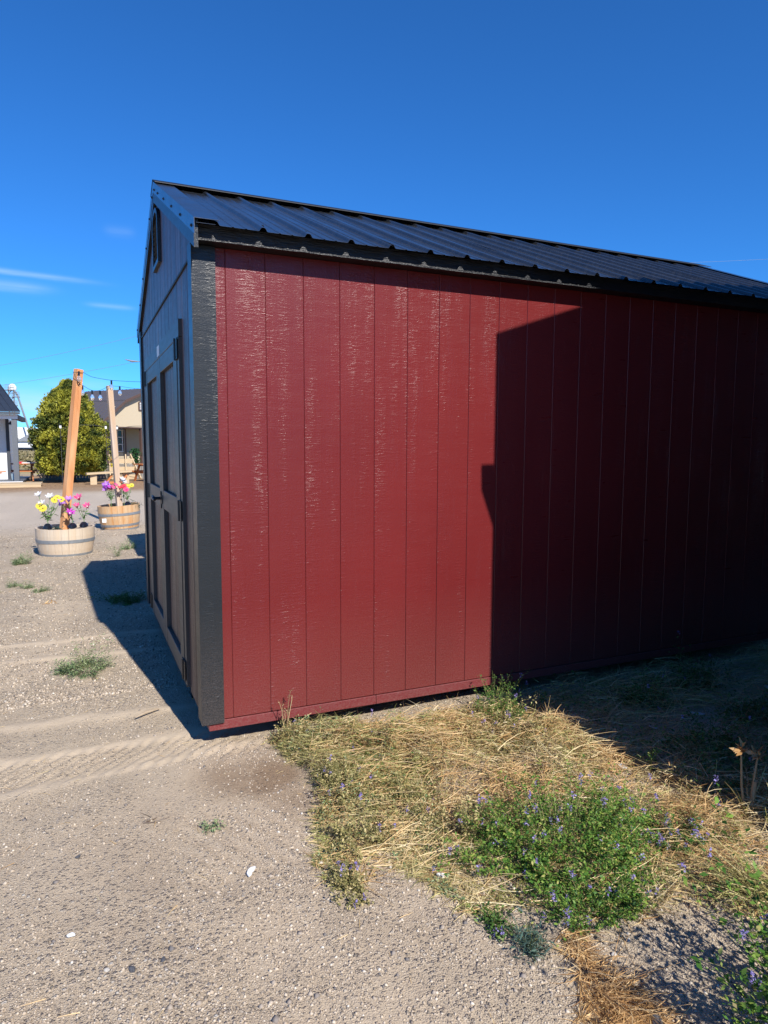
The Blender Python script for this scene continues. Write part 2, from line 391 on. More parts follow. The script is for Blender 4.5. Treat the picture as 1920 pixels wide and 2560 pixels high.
hgt = t.math('ADD', t.math('MULTIPLY', fine, .5), t.math('MULTIPLY', smask, t.math('SUBTRACT', .9, vd)))
hgt = t.math('ADD', hgt, t.math('MULTIPLY', sm2, 1.6)); hgt = t.math('ADD', hgt, t.math('MULTIPLY', mid, 1.2))
t.bump(hgt, .0045, .85); M['ground'] = t.m
raw('ground', np.stack([XX, YY, HH], -1).reshape(-1, 3), Fq, M['ground'], smooth=True, kind='structure', attrs={'dust': dustA.ravel(), 'damp': dampA.ravel()})

# gravel: real little stones, thinning out with distance
def gravel(name, n, smin, smax, seed, xr, yr, stops, keep=None, kind='stuff', label=None):
    rg = np.random.default_rng(seed)
    x = rg.uniform(*xr, n*2); y = yr[0]+(yr[1]-yr[0])*rg.random(n*2)**1.7
    dd_, _ = dust_ridge(x, y); cl = smooth_noise(x, y, 2.2, seed+5)+smooth_noise(x, y, 7, seed+6)*.6
    ok = rg.random(n*2) < np.clip(.62+cl*1.3-dd_*.8-tread(x, y)*.35, .04, 1)
    ok &= ~((x > .0) & (y > .1) & (y < 3.0))
    if keep is not None: ok &= keep(x, y)
    x = x[ok][:n]; y = y[ok][:n]; k = len(x)
    s_ = smin*(smax/smin)**(rg.random(k)**2.6)
    base = np.array([(1, 0, 0), (0, 1, 0), (-1, 0, 0), (0, -1, 0), (0, 0, 1), (0, 0, -1)], float)
    P = base[None]*(1+rg.uniform(-.35, .35, (k, 6, 1)))+rg.uniform(-.18, .18, (k, 6, 3))
    P[:, :, 2] *= rg.uniform(.4, .8, (k, 1)); P *= s_[:, None, None]
    a = rg.uniform(0, 6.28, k); ca, sa = np.cos(a)[:, None], np.sin(a)[:, None]
    X = P[:, :, 0]*ca-P[:, :, 1]*sa; Y = P[:, :, 0]*sa+P[:, :, 1]*ca
    Z = P[:, :, 2]+ground_h(x, y)[:, None]+s_[:, None]*.12
    V = np.stack([X+x[:, None], Y+y[:, None], Z], -1).reshape(-1, 3)
    tri = np.array([(0, 1, 4), (1, 2, 4), (2, 3, 4), (3, 0, 4), (1, 0, 5), (2, 1, 5), (3, 2, 5), (0, 3, 5)])
    Fc = (tri[None]+(np.arange(k)*6)[:, None, None]).reshape(-1, 3)
    t = NT(name+'_stone', .85, spec=.25); c = t.ramp(t.island(), stops)
    t.color(t.mix(t.ramp(t.noise(t.coord(), 300, 2), [(.3, 0.0), (.8, .4)]), c, (.33, .265, .20))); 
    return raw(name, V, Fc, t.m, smooth=False, kind=kind, label=label)
GS = [(0, (.10, .09, .08)), (.16, (.23, .19, .15)), (.4, (.38, .305, .23)), (.72, (.50, .41, .31)), (.95, (.62, .53, .42)), (1, (.70, .65, .56))]
gravel('gravel', 85000, .0024, .0080, 41, (-1.6, 1.9), (-2.75, 3.2), GS)
gravel('gravel', 34000, .004, .014, 42, (-2.6, .6), (1.0, 11.5), GS)
gravel('gravel', 1500, .006, .013, 43, (-1.3, 1.6), (-2.6, 2.4), [(0, (.10, .10, .11)), (.3, (.22, .19, .17)), (.7, (.42, .35, .28)), (.9, (.50, .42, .33)), (1, (.66, .62, .55))])

# ------------------------------------------------------------------ the red shed
W = 3.054; LX = 5.06; RY = W/2; SL = .43; EY = -.17; EZ = 2.475
def zr(y): return EZ+SL*(min(y, W-y)-EY)
shed = thing('shed', (0, 0, GZ), 'dark red wooden shed with black ribbed metal roof and charcoal corner trim', 'shed')
core = MB().prism([(.016, .0), (W-.016, .0), (W-.016, zr(.016)-.03), (RY, zr(RY)-.03), (.016, zr(.016)-.03)], .026, LX-.02, 'x').build('wall_core', M['core'], shed)
GR0 = .1601; GP = .2032
x = .0; k = 0; edges = [.03]+[GR0+GP*i for i in range(25) if GR0+GP*i < LX-.05]+[LX]
for i in range(len(edges)-1):
    g = .0011
    b = MB(); x0 = edges[i]+(g if i else 0); x1 = edges[i+1]-g; e = .0020
    zt = 2.418
    b.prism([(x0, .0050), (x0, e), (x0+e, 0), (x1-e, 0), (x1, e), (x1, .0050)], .004, zt, 'z')
    b.build('siding_board', M['red'], shed)
MB().box(.03, LX, .0052, .0065, .004, 2.41).build('groove_backing', M['red'], shed)
# gable end: lower boards, flashing strip, upper boards
SX = .010
DY0, DY1 = .478, 2.580; DZ0, DZ1 = .035, 2.145
GD = simple('gable_groove_dark', (.05, .006, .008), rough=.5)
yb = [0.10]+[.04+GP*i for i in range(1, 15)]+[W-.0]
for i in range(len(yb)-1):
    a, b_ = yb[i]+.0035, yb[i+1]-.0035
    segs = []
    for (c, d) in ((a, min(b_, DY0)), (max(a, DY0), min(b_, DY1)), (max(a, DY1), b_)):
        if d-c > .004: segs.append((c, d, DZ1 if (c >= DY0-.001 and d <= DY1+.001) else .0))
    for c, d, z0 in segs:
        MB().prism([(SX+.013, c), (SX+.0025, c), (SX, c+.0025), (SX, d-.0025), (SX+.0025, d), (SX+.013, d)], z0+.002, 2.376, 'z').build('siding_board', M['redg'], shed)
    def top(y): return zr(y)-.035
    ys = [a, b_] if not (a < RY < b_) else [a, RY, b_]
    poly = [(a, 2.392), (b_, 2.392)]+[(y, max(top(y), 2.393)) for y in reversed(ys)]
    MB().prism(poly, SX, SX+.013, 'x').build('siding_board', M['redg'], shed)
MB().box(SX-.009, SX+.02, .02, W-.02, 2.378, 2.390).build('flashing_strip', M['ridge'], shed)
# corner trims
MB().box(-.008, .108, -.021, -.0005, -.012, 2.418, bev=.003).build('corner_trim', M['charcoal'], shed)
MB().box(-.007, SX+.012, .0005, .098, -.010, 2.44, bev=.003).build('corner_trim', M['charcoal'], shed)
MB().box(-.007, SX+.012, W-.098, W-.0005, -.010, 2.44, bev=.003).build('corner_trim', M['charcoal'], shed)
MB().box(-.008, .108, W+.0005, W+.021, -.012, 2.418, bev=.003).build('corner_trim', M['charcoal'], shed)
MB().box(LX-.108, LX+.008, -.021, -.0005, -.012, 2.418, bev=.003).build('corner_trim', M['charcoal'], shed)
# runners under the floor
MB().box(.032, .985, -.004, .085, -.053, -.002, bev=.002).build('runner', M['redskid'], shed)
MB().box(.988, LX-.02, -.004, .085, -.053, -.002, bev=.002).build('runner', M['redskid'], shed)
for yy in (.75, 2.2, W-.1): MB().box(.05, LX-.05, yy, yy+.09, -.14, -.001).build('runner', M['core'], shed)
MB().box(.05, LX-.05, .09, W-.02, -.012, -.001).build('floor_deck', M['core'], shed)
# fascia, soffit
def fascia(y0, y1):
    MB().prism([(y0, 2.416), (y1, 2.416), (y1, zr(max(y0, y1) if y0 < 1 else min(y0, y1))-.012), (y0, zr(min(y0, y1) if y0 < 1 else max(y0, y1))-.012)], -.004, LX+.03, 'x').build('fascia', M['darkwood'], shed)
fascia(-.11, -.088); fascia(W+.11, W+.088)
MB().box(.0, LX, -.087, -.001, 2.420, 2.431).build('soffit', M['darkwood'], shed)
# roof sheets
def roof_profile(x0, n):
    P = []
    for k in range(n):
        xb = x0+k*.2286
        P += [(xb, .019), (xb+.007, .018), (xb+.012, .014), (xb+.019, .002), (xb+.025, 0), (xb+.076, 0), (xb+.080, .003), (xb+.085, .003), (xb+.089, 0),
              (xb+.139, 0), (xb+.143, .003), (xb+.148, .003), (xb+.152, 0), (xb+.2036, 0), (xb+.2096, .002), (xb+.2166, .014), (xb+.2216, .018)]
    P.append((x0+n*.2286, .019)); return P
def sheet(x0, n, side):
    P = roof_profile(x0, n); rows = []
    ya, yb_ = (EY, RY-.012)
    lift = .0004*(int(x0*10) % 2)
    for th in (0, -.0012):
        for yy in (ya, ya+.5, ya+1.1, yb_):
            Y = yy if side == 0 else W-yy
            wob = .0015*math.sin(yy*5+x0*3)
            rows.append([(px, Y, EZ+SL*(yy-EY)+pz+th+lift+(wob if th == 0 else wob)) for px, pz in P])
    V = [p for r in rows for p in r]; q = len(P); Fc = []
    for r in range(3):
        for i in range(q-1):
            Fc.append((r*q+i, r*q+i+1, (r+1)*q+i+1, (r+1)*q+i)); o_ = 4*q
            Fc.append((o_+r*q+i+1, o_+r*q+i, o_+(r+1)*q+i, o_+(r+1)*q+i+1))
    for i in range(q-1):
        Fc.append((i, 4*q+i, 4*q+i+1, i+1)); Fc.append((3*q+i+1, 7*q+i+1, 7*q+i, 3*q+i))
    return raw('roof_sheet', V, Fc, M['metal'], shed)
xs = .085
for side in (0, 1):
    sheet(xs-.0457*2+.0, 0, side) if False else None
    P0 = MB().box(-.004, .086, (EY if side == 0 else RY+.01), (RY-.01 if side == 0 else W-EY), 0, .001)
    # first narrow strip beside the gable
    vv = [(a, b, EZ+SL*((b if side == 0 else W-b)-EY)+c) for a, b, c in P0.v]
    raw('roof_sheet', vv, P0.f, M['metal'], shed)
    for p in range(6):
        n_ = 4 if p < 5 else 2
        sheet(xs+p*.9144+.0005, n_, side)
# rake flashing + rake board on both ends and slopes
for xe, sg in ((-.014, 1), (LX+.055, -1)):
    for side in (0, 1):
        def Yf(y): return y if side == 0 else W-y
        def slab(za, zb, xa, xb_, y0, y1, name, mat):
            V = []
            for xx in (xa, xb_):
                for yy in (y0, y1):
                    for zz in (za, zb): V.append((xx, Yf(yy), EZ+SL*(yy-EY)+zz))
            Fc = [(0, 1, 3, 2), (4, 6, 7, 5), (0, 4, 5, 1), (2, 3, 7, 6), (0, 2, 6, 4), (1, 5, 7, 3)]
            return raw(name, V, Fc, mat, shed)
        x1 = xe; x2 = xe+sg*.003
        slab(-.050, .024, min(x1, x2), max(x1, x2), EY-.004, RY-.0005, 'rake_flashing', M['metal'])
        slab(.0215, .024, min(xe+sg*.0032, xe+sg*.118), max(xe+sg*.0032, xe+sg*.118), EY-.004, RY-.0005, 'rake_flashing', M['metal'])
        slab(-.115, -.0515, min(xe+sg*.002, xe+sg*.022), max(xe+sg*.002, xe+sg*.022), EY+.02, RY-.0005, 'rake_board', M['charcoal'])
        slab(-.050, .018, min(xe+sg*.004, xe+sg*.022), max(xe+sg*.004, xe+sg*.022), EY+.02, RY-.0005, 'rake_board', M['charcoal'])
# ridge cap
for sg in (-1, 1):
    V = []
    for xx in (-.016, LX+.06):
        for dy, dz in ((0, .036), (.15, .036-.15*SL+.002), (.151, .034-.15*SL), (.149, .034-.15*SL), (.147, .0345-.15*SL), (0, .033)):
            V.append((xx, RY+sg*(dy+.0002), EZ+SL*(RY-EY)+dz))
    Fc = [(i, (i+1) % 6, 6+(i+1) % 6, 6+i) for i in range(6)]+[(5, 4, 3, 2, 1, 0), (6, 7, 8, 9, 10, 11)]
    raw('ridge_cap', V, Fc, M['ridge'], shed)
# screws
sm = MB().lathe([(0, .006), (.004, .006), (.005, .003), (.009, .002), (.009, 0)], 8)
scr = None
def screw(p, nrm):
    global scr
    if scr is None: scr = sm.build('screw', M['screw'], shed); o = scr
    else: o = scr.copy(); C.objects.link(o)
    o.parent = shed; o.location = Vector(p)-ORG[shed.name]; o.rotation_euler = Vector(nrm).to_track_quat('Z', 'Y').to_euler()
sm.v = [(a, b, c) for a, b, c in sm.v]
ORG_fix = ORG[shed.name].copy()
ORG[shed.name] = Vector((0, 0, 0)); scr = sm.build('screw', M['screw'], shed); ORG[shed.name] = ORG_fix; first = True
for side in (0, 1):
    for yy in (-.10, .26, .60, .95, 1.25, 1.45):
        Y = yy if side == 0 else W-yy
        p = (-.015, Y, EZ+SL*(yy-EY)-.025)
        if first: scr.location = Vector(p)-ORG_fix; scr.rotation_euler = Vector((-1, 0, 0)).to_track_quat('Z', 'Y').to_euler(); first = False
        else: screw(p, (-1, 0, 0))
for yy in (.02, .62, 1.22):
    for i in range(0, 21, 2 if yy > .5 else 1):
        screw((.085+.2286*i+.045, yy, zr(yy)+.001), (0, -SL, 1))
# gable vent
vent = MB().prism([(-.0, 0)]*0 or [(1.36, 2.66), (1.69, 2.66), (1.69, 2.93), (1.672, 2.975), (1.62, 3.02), (1.525, 3.04), (1.43, 3.02), (1.378, 2.975), (1.36, 2.93)], SX-.003, SX+.004, 'x').build('vent', M['black'], shed)
for (a, b, c, d) in ((1.36, 1.39, 2.66, 2.94), (1.66, 1.69, 2.66, 2.94), (1.39, 1.66, 2.66, 2.69)):
    MB().box(SX-.022, SX-.0035, a, b, c, d).build('frame', M['charcoal'], vent)
arc = []
for i in range(9): a = math.pi*i/8; arc.append((1.525-.165*math.cos(a), 2.94+.105*math.sin(a)))
for i in range(8, -1, -1): a = math.pi*i/8; arc.append((1.525-.135*math.cos(a), 2.94+.075*math.sin(a)))
MB().prism(arc, SX-.022, SX-.0035, 'x').build('frame', M['charcoal'], vent)
for i in range(8):
    z = 2.70+.034*i
    MB().bar((SX-.010, 1.391, z), (SX-.010, 1.659, z), .018, .004, up=(.6, 0, 1)).build('louvre', M['louvre'], vent)
# double door
TX = -.010
for nm, a in (('casing', (DY0, DY0+.075, DZ0, DZ1-.10)), ('casing', (DY1-.075, DY1, DZ0, DZ1-.10)), ('casing', (DY0, DY1, DZ1-.098, DZ1))):
    MB().box(TX, SX+.013, *a, bev=.002).build(nm, M['charcoal_door'], shed)
MB().box(-.004, .02, DY0+.08, DY1-.08, DZ0-.03, DZ0-.002).build('door_sill', M['metal'], shed)
mid = RY
for s_, (a, b_) in enumerate(((DY0+.079, mid-.003), (mid+.003, DY1-.079))):
    z0, z1 = DZ0+.004, DZ1-.104
    door = MB().box(SX+.016, SX+.028, a, b_, z0, z1).build('door', M['core'], shed)
    e = [a]+[y for y in (.04+GP*i for i in range(1, 14)) if a+.03 < y < b_-.03]+[b_]
    for i in range(len(e)-1):
        MB().box(SX+.004, SX+.0158, e[i]+.0035, e[i+1]-.0035, z0, z1, bev=.002).build('panel_board', M['redg'], door)
    st = .108
    for c, d in ((a, a+(st if s_ else st+.04)), (b_-(st+.04 if s_ else st), b_)):
        MB().box(TX-.004, SX+.0035, c, d, z0+.001, z1-.001, bev=.002).build('stile', M['charcoal_door'], door)
    ia = a+(st if s_ else st+.04)+.001; ib = b_-(st+.04 if s_ else st)-.001
    for c, d in ((z0+.001, z0+.118), (1.0, 1.13), (z1-.105, z1-.001)):
        MB().box(TX-.003, SX+.0035, ia, ib, c, d, bev=.002).build('rail', M['charcoal_door'], door)
    hy = a if s_ == 0 else b_
    for zc in (.12, 1.065, 1.985):
        h = MB()
        h.box(TX-.010, TX-.0042, hy-(.06 if s_ == 0 else .05), hy+(.05 if s_ == 0 else .06), zc-.058, zc+.058)
        h.tube([(TX-.012, hy, zc-.06), (TX-.012, hy, zc+.06)], .007, 8)
        h.build('hinge', M['black'], door)
    if s_ == 1:
        l = MB(); l.box(TX-.012, TX-.0045, mid+.008, mid+.055, .995, 1.115); l.tube([(TX-.010, mid+.03, 1.065), (TX-.055, mid+.03, 1.065)], .011, 8)
        l.tube([(TX-.052, mid-.0, 1.055), (TX-.056, mid+.03, 1.068), (TX-.054, mid+.12, 1.075)], [.009, .012, .009], 8)
        l.build('handle', M['black'], door)
        l2 = MB(); l2.box(TX-.011, TX-.0045, mid-.05, mid-.008, 1.03, 1.09); l2.build('latch', M['black'], door)
MB().box(TX-.0015, TX-.0005, 1.46, 1.60, 2.06, 2.13).build('sticker', M['paper'], shed)

# ------------------------------------------------------------------ neighbouring building that throws the shade (stands right of the viewer)
M['nsiding'] = simple('dark_neighbour_siding', (.020, .018, .018), (.028, .025, .024), .6, 20, stretch=(1, 1, .1))
ND = 1.90; NX = 1.766+.1352*ND; NZ = 2.117+ND/1.22; NW = 8.6
nb = thing('barn', (NX+NW/2, -5.0, GZ), 'tall dark building beside the viewer that throws the shade on the red wall', 'building')
NR = Matrix.Translation((NX, -ND, 0)) @ Matrix.Rotation(R(9), 4, 'Z')
NS = .211; rz = NZ+NS*NW
MB().prism([(0, GZ), (NW, GZ), (NW, rz-.05), (0, NZ-.05)], -6.5, -.02, 'y', NR).build('wall', M['nsiding'], nb)
for i in range(20):
    xa = .06+i*NW/20.3
    MB().box(xa, xa+.05, -.0195, -.003, GZ, NZ-.1+NS*xa, NR).build('batten', M['nsiding'], nb)
for s_ in (0,):
    MB().prism([(0, NZ-.045), (NW, rz-.045), (NW, rz), (0, NZ)], -6.5, 0, 'y', NR).build('roof', M['metal'], nb)
MB().prism([(-.001, 1.344+ND/1.22), (-.001, 1.06+ND/1.22), (-.088, 1.30+ND/1.22), (-.088, 1.352+ND/1.22)], -.14, -.01, 'y', NR).build('shadow_notch_wedge', M['nsiding'], nb)  # unseen wedge added only to notch the shadow edge on the red wall

# ------------------------------------------------------------------ small shed behind, only its shade shows
bs = thing('shed', (1.6, 5.4, GZ), 'low dark shed hidden behind the red one, its shade on the gravel', 'shed')
MB().prism([(.54, GZ), (2.8, GZ), (2.8, 1.86), (1.67, 2.3), (.54, 1.86)], 4.2, 6.6, 'y').build('wall', M['nsiding'], bs)
for a, b_ in ((.50, 1.67), (2.84, 1.67)):
    MB().prism([(a, 1.862), (b_, 2.302), (b_, 2.33), (a, 1.89)], 4.16, 6.64, 'y').build('roof', M['metal'], bs)

# ------------------------------------------------------------------ vegetation helpers
def strands(n, xy, zb, L0, L1, w, seed, az=None, azs=3.14, pitch=(.0, .5), curl=.6, seg=4):
    """n thin curved blades; xy = (n,2) roots, zb = root heights; returns verts, quads"""
    rg = np.random.default_rng(seed); Ls = rg.uniform(L0, L1, n); a = (rg.uniform(-math.pi, math.pi, n) if az is None else az+rg.normal(0, azs, n))
    p = rg.uniform(pitch[0], pitch[1], n); ca = rg.normal(0, curl, n); cp = -abs(rg.normal(0, curl, n))
    P = np.zeros((n, seg, 3)); P[:, 0, :2] = xy; P[:, 0, 2] = zb
    D = []
    for k in range(seg):
        aa = a+ca*k/seg; pp = p+cp*k/seg
        d = np.stack([np.cos(aa)*np.cos(pp), np.sin(aa)*np.cos(pp), np.sin(pp)], -1); D.append(d)
        if k < seg-1: P[:, k+1] = P[:, k]+d*(Ls/(seg-1))[:, None]
    P[:, :, 2] = np.maximum(P[:, :, 2], ground_h(P[:, :, 0], P[:, :, 1])+.002)
    ww = (w*rg.uniform(.6, 1.5, n))[:, None]
    V = np.zeros((n, seg, 2, 3))
    roll = rg.uniform(-1.2, 1.2, n)
    for k in range(seg):
        s0 = np.stack([-np.sin(a+ca*k/seg), np.cos(a+ca*k/seg), np.zeros(n)], -1)
        sd = s0*np.cos(roll)[:, None]+np.array([0, 0, 1])*np.sin(roll)[:, None]
        tp = 1-.75*(k/(seg-1))**2
        V[:, k, 0] = P[:, k]-sd*ww*tp/2; V[:, k, 1] = P[:, k]+sd*ww*tp/2
    q = np.array([(2*k, 2*k+1, 2*k+3, 2*k+2) for k in range(seg-1)])
    Fc = (q[None]+(np.arange(n)*seg*2)[:, None, None]).reshape(-1, 4)
    return V.reshape(-1, 3), Fc, P
def leaflets(P, size, seed, up=.6, ratio=.5, droop=0):
    """one folded diamond leaf at each point"""
    rg = np.random.default_rng(seed); n = len(P); a = rg.uniform(0, 2*math.pi, n); e = rg.uniform(-.5, 1.0, n)*up+droop
    d = np.stack([np.cos(a)*np.cos(e), np.sin(a)*np.cos(e), np.sin(e)], -1); b = a+math.pi/2; tl = rg.uniform(-.8, .8, n)
    sd = np.stack([np.cos(b)*np.cos(tl), np.sin(b)*np.cos(tl), np.sin(tl)], -1)
    nr = np.cross(d, sd); s_ = (size*(.45+1.3*rg.random(n)**1.8))[:, None]
    V = np.stack([P, P+d*s_*.5+sd*s_*ratio*.5+nr*s_*.08, P+d*s_, P+d*s_*.5-sd*s_*ratio*.5+nr*s_*.08], 1)
    Fc = np.array([(0, 1, 2, 3)])+(np.arange(n)*4)[:, None]
    return V.reshape(-1, 3), Fc
def cat(parts):
    V = []; Fc = []; o_ = 0
    for v_, f_ in parts: V.append(v_); Fc.append(f_+o_); o_ += len(v_)
    return np.concatenate(V), np.concatenate(Fc)
def in_poly(x, y, poly):
    ins = np.zeros(len(x), bool); n = len(poly); j = n-1
    for i in range(n):
        xi, yi = poly[i]; xj, yj = poly[j]
        c = ((yi > y) != (yj > y)) & (x < (xj-xi)*(y-yi)/(yj-yi+1e-12)+xi); ins ^= c; j = i
    return ins
def scatter(poly, n, seed, edge=.12, clump=0, cf=5):
    rg = np.random.default_rng(seed); xs_, ys_ = zip(*poly); X = []; Y = []; c = 0
    while c < n:
        x = rg.uniform(min(xs_)-.1, max(xs_)+.1, n*3); y = rg.uniform(min(ys_)-.1, max(ys_)+.1, n*3)
        wx = x+smooth_noise(x, y, 5, 71)*edge*2+smooth_noise(x, y, 17, 73)*edge; wy = y+smooth_noise(x, y, 5, 72)*edge*2+smooth_noise(x, y, 17, 74)*edge
        ok = in_poly(wx, wy, poly) & ~((y > .0) & (x > -.02))
        if clump: ok &= rg.random(n*3) < np.clip(.5+(smooth_noise(x, y, cf, seed)+.5*smooth_noise(x, y, cf*3.1, seed+1))*clump*2, .02, 1)
        X.append(x[ok]); Y.append(y[ok]); c += ok.sum()
    return np.stack([np.concatenate(X)[:n], np.concatenate(Y)[:n]], -1)
def mound(x, y):
    """how high the cut grass lies, metres above the ground"""
    h = .055*np.exp(-(((x-.62)/.33)**2+((y+.45)/.5)**2)**2)+.085*np.exp(-(((x-1.3)/.6)**2+((y+.75)/.5)**2)**2)+.06*np.exp(-(((x-1.9)/.3)**2+((y+1.5)/.35)**2)**2)
    h += .04*sstep(1.8, 2.3, x)
    return 1.35*h*np.clip(1+smooth_noise(x, y, 6, 81)*2.2+smooth_noise(x, y, 17, 82)*1.4, .05, 2.6)

straw_stops = [(0, (.26, .165, .07)), (.2, (.50, .36, .165)), (.5, (.70, .55, .29)), (.9, (.84, .71, .43)), (1, (.46, .42, .17))]
M['straw'] = leafmat('dry_straw', straw_stops, .5, .15, pos=(3.2, (.60, .35, .14), .6))
M['straw_orange'] = leafmat('orange_straw', [(0, (.28, .14, .05)), (.4, (.50, .29, .115)), (.8, (.66, .42, .19)), (1, (.74, .55, .30))], .5, .15)
M['straw_green'] = leafmat('greenish_straw', [(0, (.16, .15, .05)), (.35, (.33, .30, .11)), (.7, (.50, .43, .18)), (1, (.66, .55, .28))], .5, .2, pos=(3.5, (.34, .38, .10), .6))
M['leaf'] = leafmat('green_leaves', [(0, (.030, .075, .018)), (.35, (.065, .15, .030)), (.7, (.12, .22, .045)), (.93, (.22, .30, .065)), (1, (.38, .33, .13))], .5, .3)
M['leaf_bright'] = leafmat('fresh_leaves', [(0, (.035, .095, .018)), (.3, (.075, .19, .030)), (.6, (.17, .30, .05)), (.86, (.25, .35, .06)), (.97, (.42, .42, .12)), (1, (.55, .45, .2))], .5, .3)
M['leaf_olive'] = leafmat('olive_leaves', [(0, (.11, .11, .04)), (.35, (.26, .24, .085)), (.7, (.46, .39, .165)), (1, (.66, .53, .27))], .55, .25)
M['leaf_grey'] = leafmat('grey_green_leaves', [(0, (.09, .15, .06)), (.5, (.22, .31, .14)), (1, (.42, .46, .24))], .6, .2)
M['leaf_blue'] = leafmat('blue_green_leaves', [(0, (.035, .075, .060)), (.5, (.070, .125, .095)), (1, (.12, .18, .14))], .5, .15)
M['purple'] = leafmat('purple_petals', [(0, (.20, .15, .42)), (.5, (.31, .25, .54)), (1, (.45, .40, .64))], .5, .3)
M['stem'] = leafmat('green_stems', [(0, (.08, .11, .03)), (.6, (.17, .19, .06)), (1, (.32, .28, .13))], .6, .1)
M['drystem'] = leafmat('dry_stems', [(0, (.20, .13, .07)), (.6, (.40, .28, .15)), (1, (.55, .42, .25))], .6, .05)

def lay(name, poly, n, L0, L1, w, seed, mat, az=None, azs=.5, lift=1.0, pitch=(-.1, .35), curl=.6, clump=0, edge=.12, label=None, jit=.0):
    xy = scatter(poly, n, seed, edge, clump); rg = np.random.default_rng(seed+9)
    zb = ground_h(xy[:, 0], xy[:, 1])+.003+mound(xy[:, 0], xy[:, 1])*rg.random(n)**.7*lift
    V, Fc, P = strands(n, xy, zb, L0, L1, w, seed, az, azs, pitch, curl); return V, Fc, P
ZL = [(.33, .02), (.35, -.2), (.38, -.46), (.37, -.72), (.31, -1.0), (.25, -1.2), (.22, -1.42), (.30, -1.46), (.36, -1.34), (.5, -1.36), (.62, -1.56), (.78, -1.1), (1.05, -.6), (1.2, -.12), (.75, -.06), (.5, .02)]
ZG = [(.66, -.35), (.95, -.12), (1.85, -.10), (1.93, -.65), (1.98, -1.2), (2.2, -1.62), (1.75, -1.62), (1.45, -1.80), (1.15, -1.88), (.90, -1.80), (.74, -1.72), (.58, -1.58), (.66, -1.0)]
ZS = [(1.8, -.0), (4.6, -.0), (4.6, -1.2), (2.3, -1.95), (2.0, -1.5), (1.93, -.8), (1.88, -.3)]
ZR = [(1.42, -1.52), (1.75, -1.45), (2.3, -1.55), (2.0, -2.3), (1.5, -2.12), (1.33, -1.9), (1.38, -1.7)]
ZF = [(.83, -1.86), (.90, -1.84), (.84, -2.0), (.88, -2.15), (.90, -2.4), (.66, -2.4), (.68, -2.14), (.78, -2.0)]
# matted cut grass and hay: too many blades to count
A = []; B_ = []; D_ = []
for (poly, n, L0, L1, w, seed, az, azs, dest, cl) in [
    (ZL, 8000, .02, .09, .0020, 101, None, 0, B_, .8), (ZL, 900, .12, .30, .0028, 102, -.2, .6, A, .5), (ZL, 6500, .02, .08, .0022, 103, None, 0, A, 1),
    (ZG, 11000, .02, .10, .0024, 104, None, 0, A, .9), (ZG, 1300, .10, .28, .0026, 105, -.45, .75, A, 1.4), (ZG, 900, .10, .28, .0030, 115, 1.0, .8, A, 1.4), (ZG, 2600, .05, .16, .0026, 106, None, 0, D_, 1.2), (ZG, 4200, .03, .12, .0020, 107, None, 0, B_, 1.6),
    (ZS, 5200, .05, .22, .0026, 108, None, 0, B_, .6), (ZS, 3600, .06, .30, .0028, 109, .1, .6, A, 1),
    (ZR, 3300, .03, .12, .0022, 110, None, 0, A, .8), (ZR, 2200, .02, .08, .0022, 111, None, 0, D_, 1),
    (ZF, 1500, .04, .13, .0022, 112, -1.2, .9, D_, .9), (ZF, 400, .03, .10, .0024, 113, None, 0, A, .4)]:
    V, Fc, P = lay('x', poly, n, L0, L1, w, seed, None, az, azs, clump=cl, edge=.06 if poly is not ZF else .03); dest.append((V, Fc))
for nm, lst, mt in (('dry_grass', A, 'straw'), ('green_grass', B_, 'straw_green'), ('dry_grass', D_, 'straw_orange')):
    V, Fc = cat(lst); raw(nm, V, Fc, M[mt], kind='stuff')
# chaff: tiny broken leaves between the blades
ch = []
for poly, n, sd in ((ZL, 20000, 121), (ZG, 28000, 122), (ZR, 9000, 124)):
    xy = scatter(poly, n, sd, .06, 1.0, 7); z = ground_h(xy[:, 0], xy[:, 1])+.003+mound(xy[:, 0], xy[:, 1])*np.random.default_rng(sd).random(n)
    ch.append(leaflets(np.column_stack([xy, z]), .011, sd, .5, .55))
V, Fc = cat(ch); raw('leaf_litter', V, Fc, M['leaf_olive'], kind='stuff')
xy = scatter(ZS, 9000, 123, .06, 1.4, 3); z = ground_h(xy[:, 0], xy[:, 1])+.005+.10*np.random.default_rng(5).random(9000)**1.5
V, Fc = leaflets(np.column_stack([xy, z]), .016, 123, .6, .5); raw('weed_leaves', V, Fc, M['leaf'], kind='stuff')
xy = scatter(ZL, 9000, 125, .06, 1.2, 5); z = ground_h(xy[:, 0], xy[:, 1])+.003+(mound(xy[:, 0], xy[:, 1])*1.1+.012)*np.random.default_rng(6).random(9000)
V, Fc = leaflets(np.column_stack([xy, z]), .010, 126, .7, .5); raw('weed_leaves', V, Fc, M['leaf_grey'], kind='stuff')
xy = scatter(ZG, 5000, 127, .06, 2.5, 3); z = ground_h(xy[:, 0], xy[:, 1])+.003+(mound(xy[:, 0], xy[:, 1])*1.1+.012)*np.random.default_rng(8).random(5000)
V, Fc = leaflets(np.column_stack([xy, z]), .011, 128, .7, .5); raw('weed_leaves', V, Fc, M['leaf'], kind='stuff')
# sparse dry bits and sprouts on the open gravel
xy = scatter([(-1.4, -2.2), (.9, -2.6), (.5, -1.3), (.3, 0), (-.05, .3), (-.6, 6.5), (-2.2, 6.5)], 420, 131, .1, .6)
V, Fc, P = strands(420, xy, ground_h(xy[:, 0], xy[:, 1])+.004, .02, .07, .0018, 132, None, 0, (-.05, .1), .5); raw('dry_grass', V, Fc, M['straw'], kind='stuff')

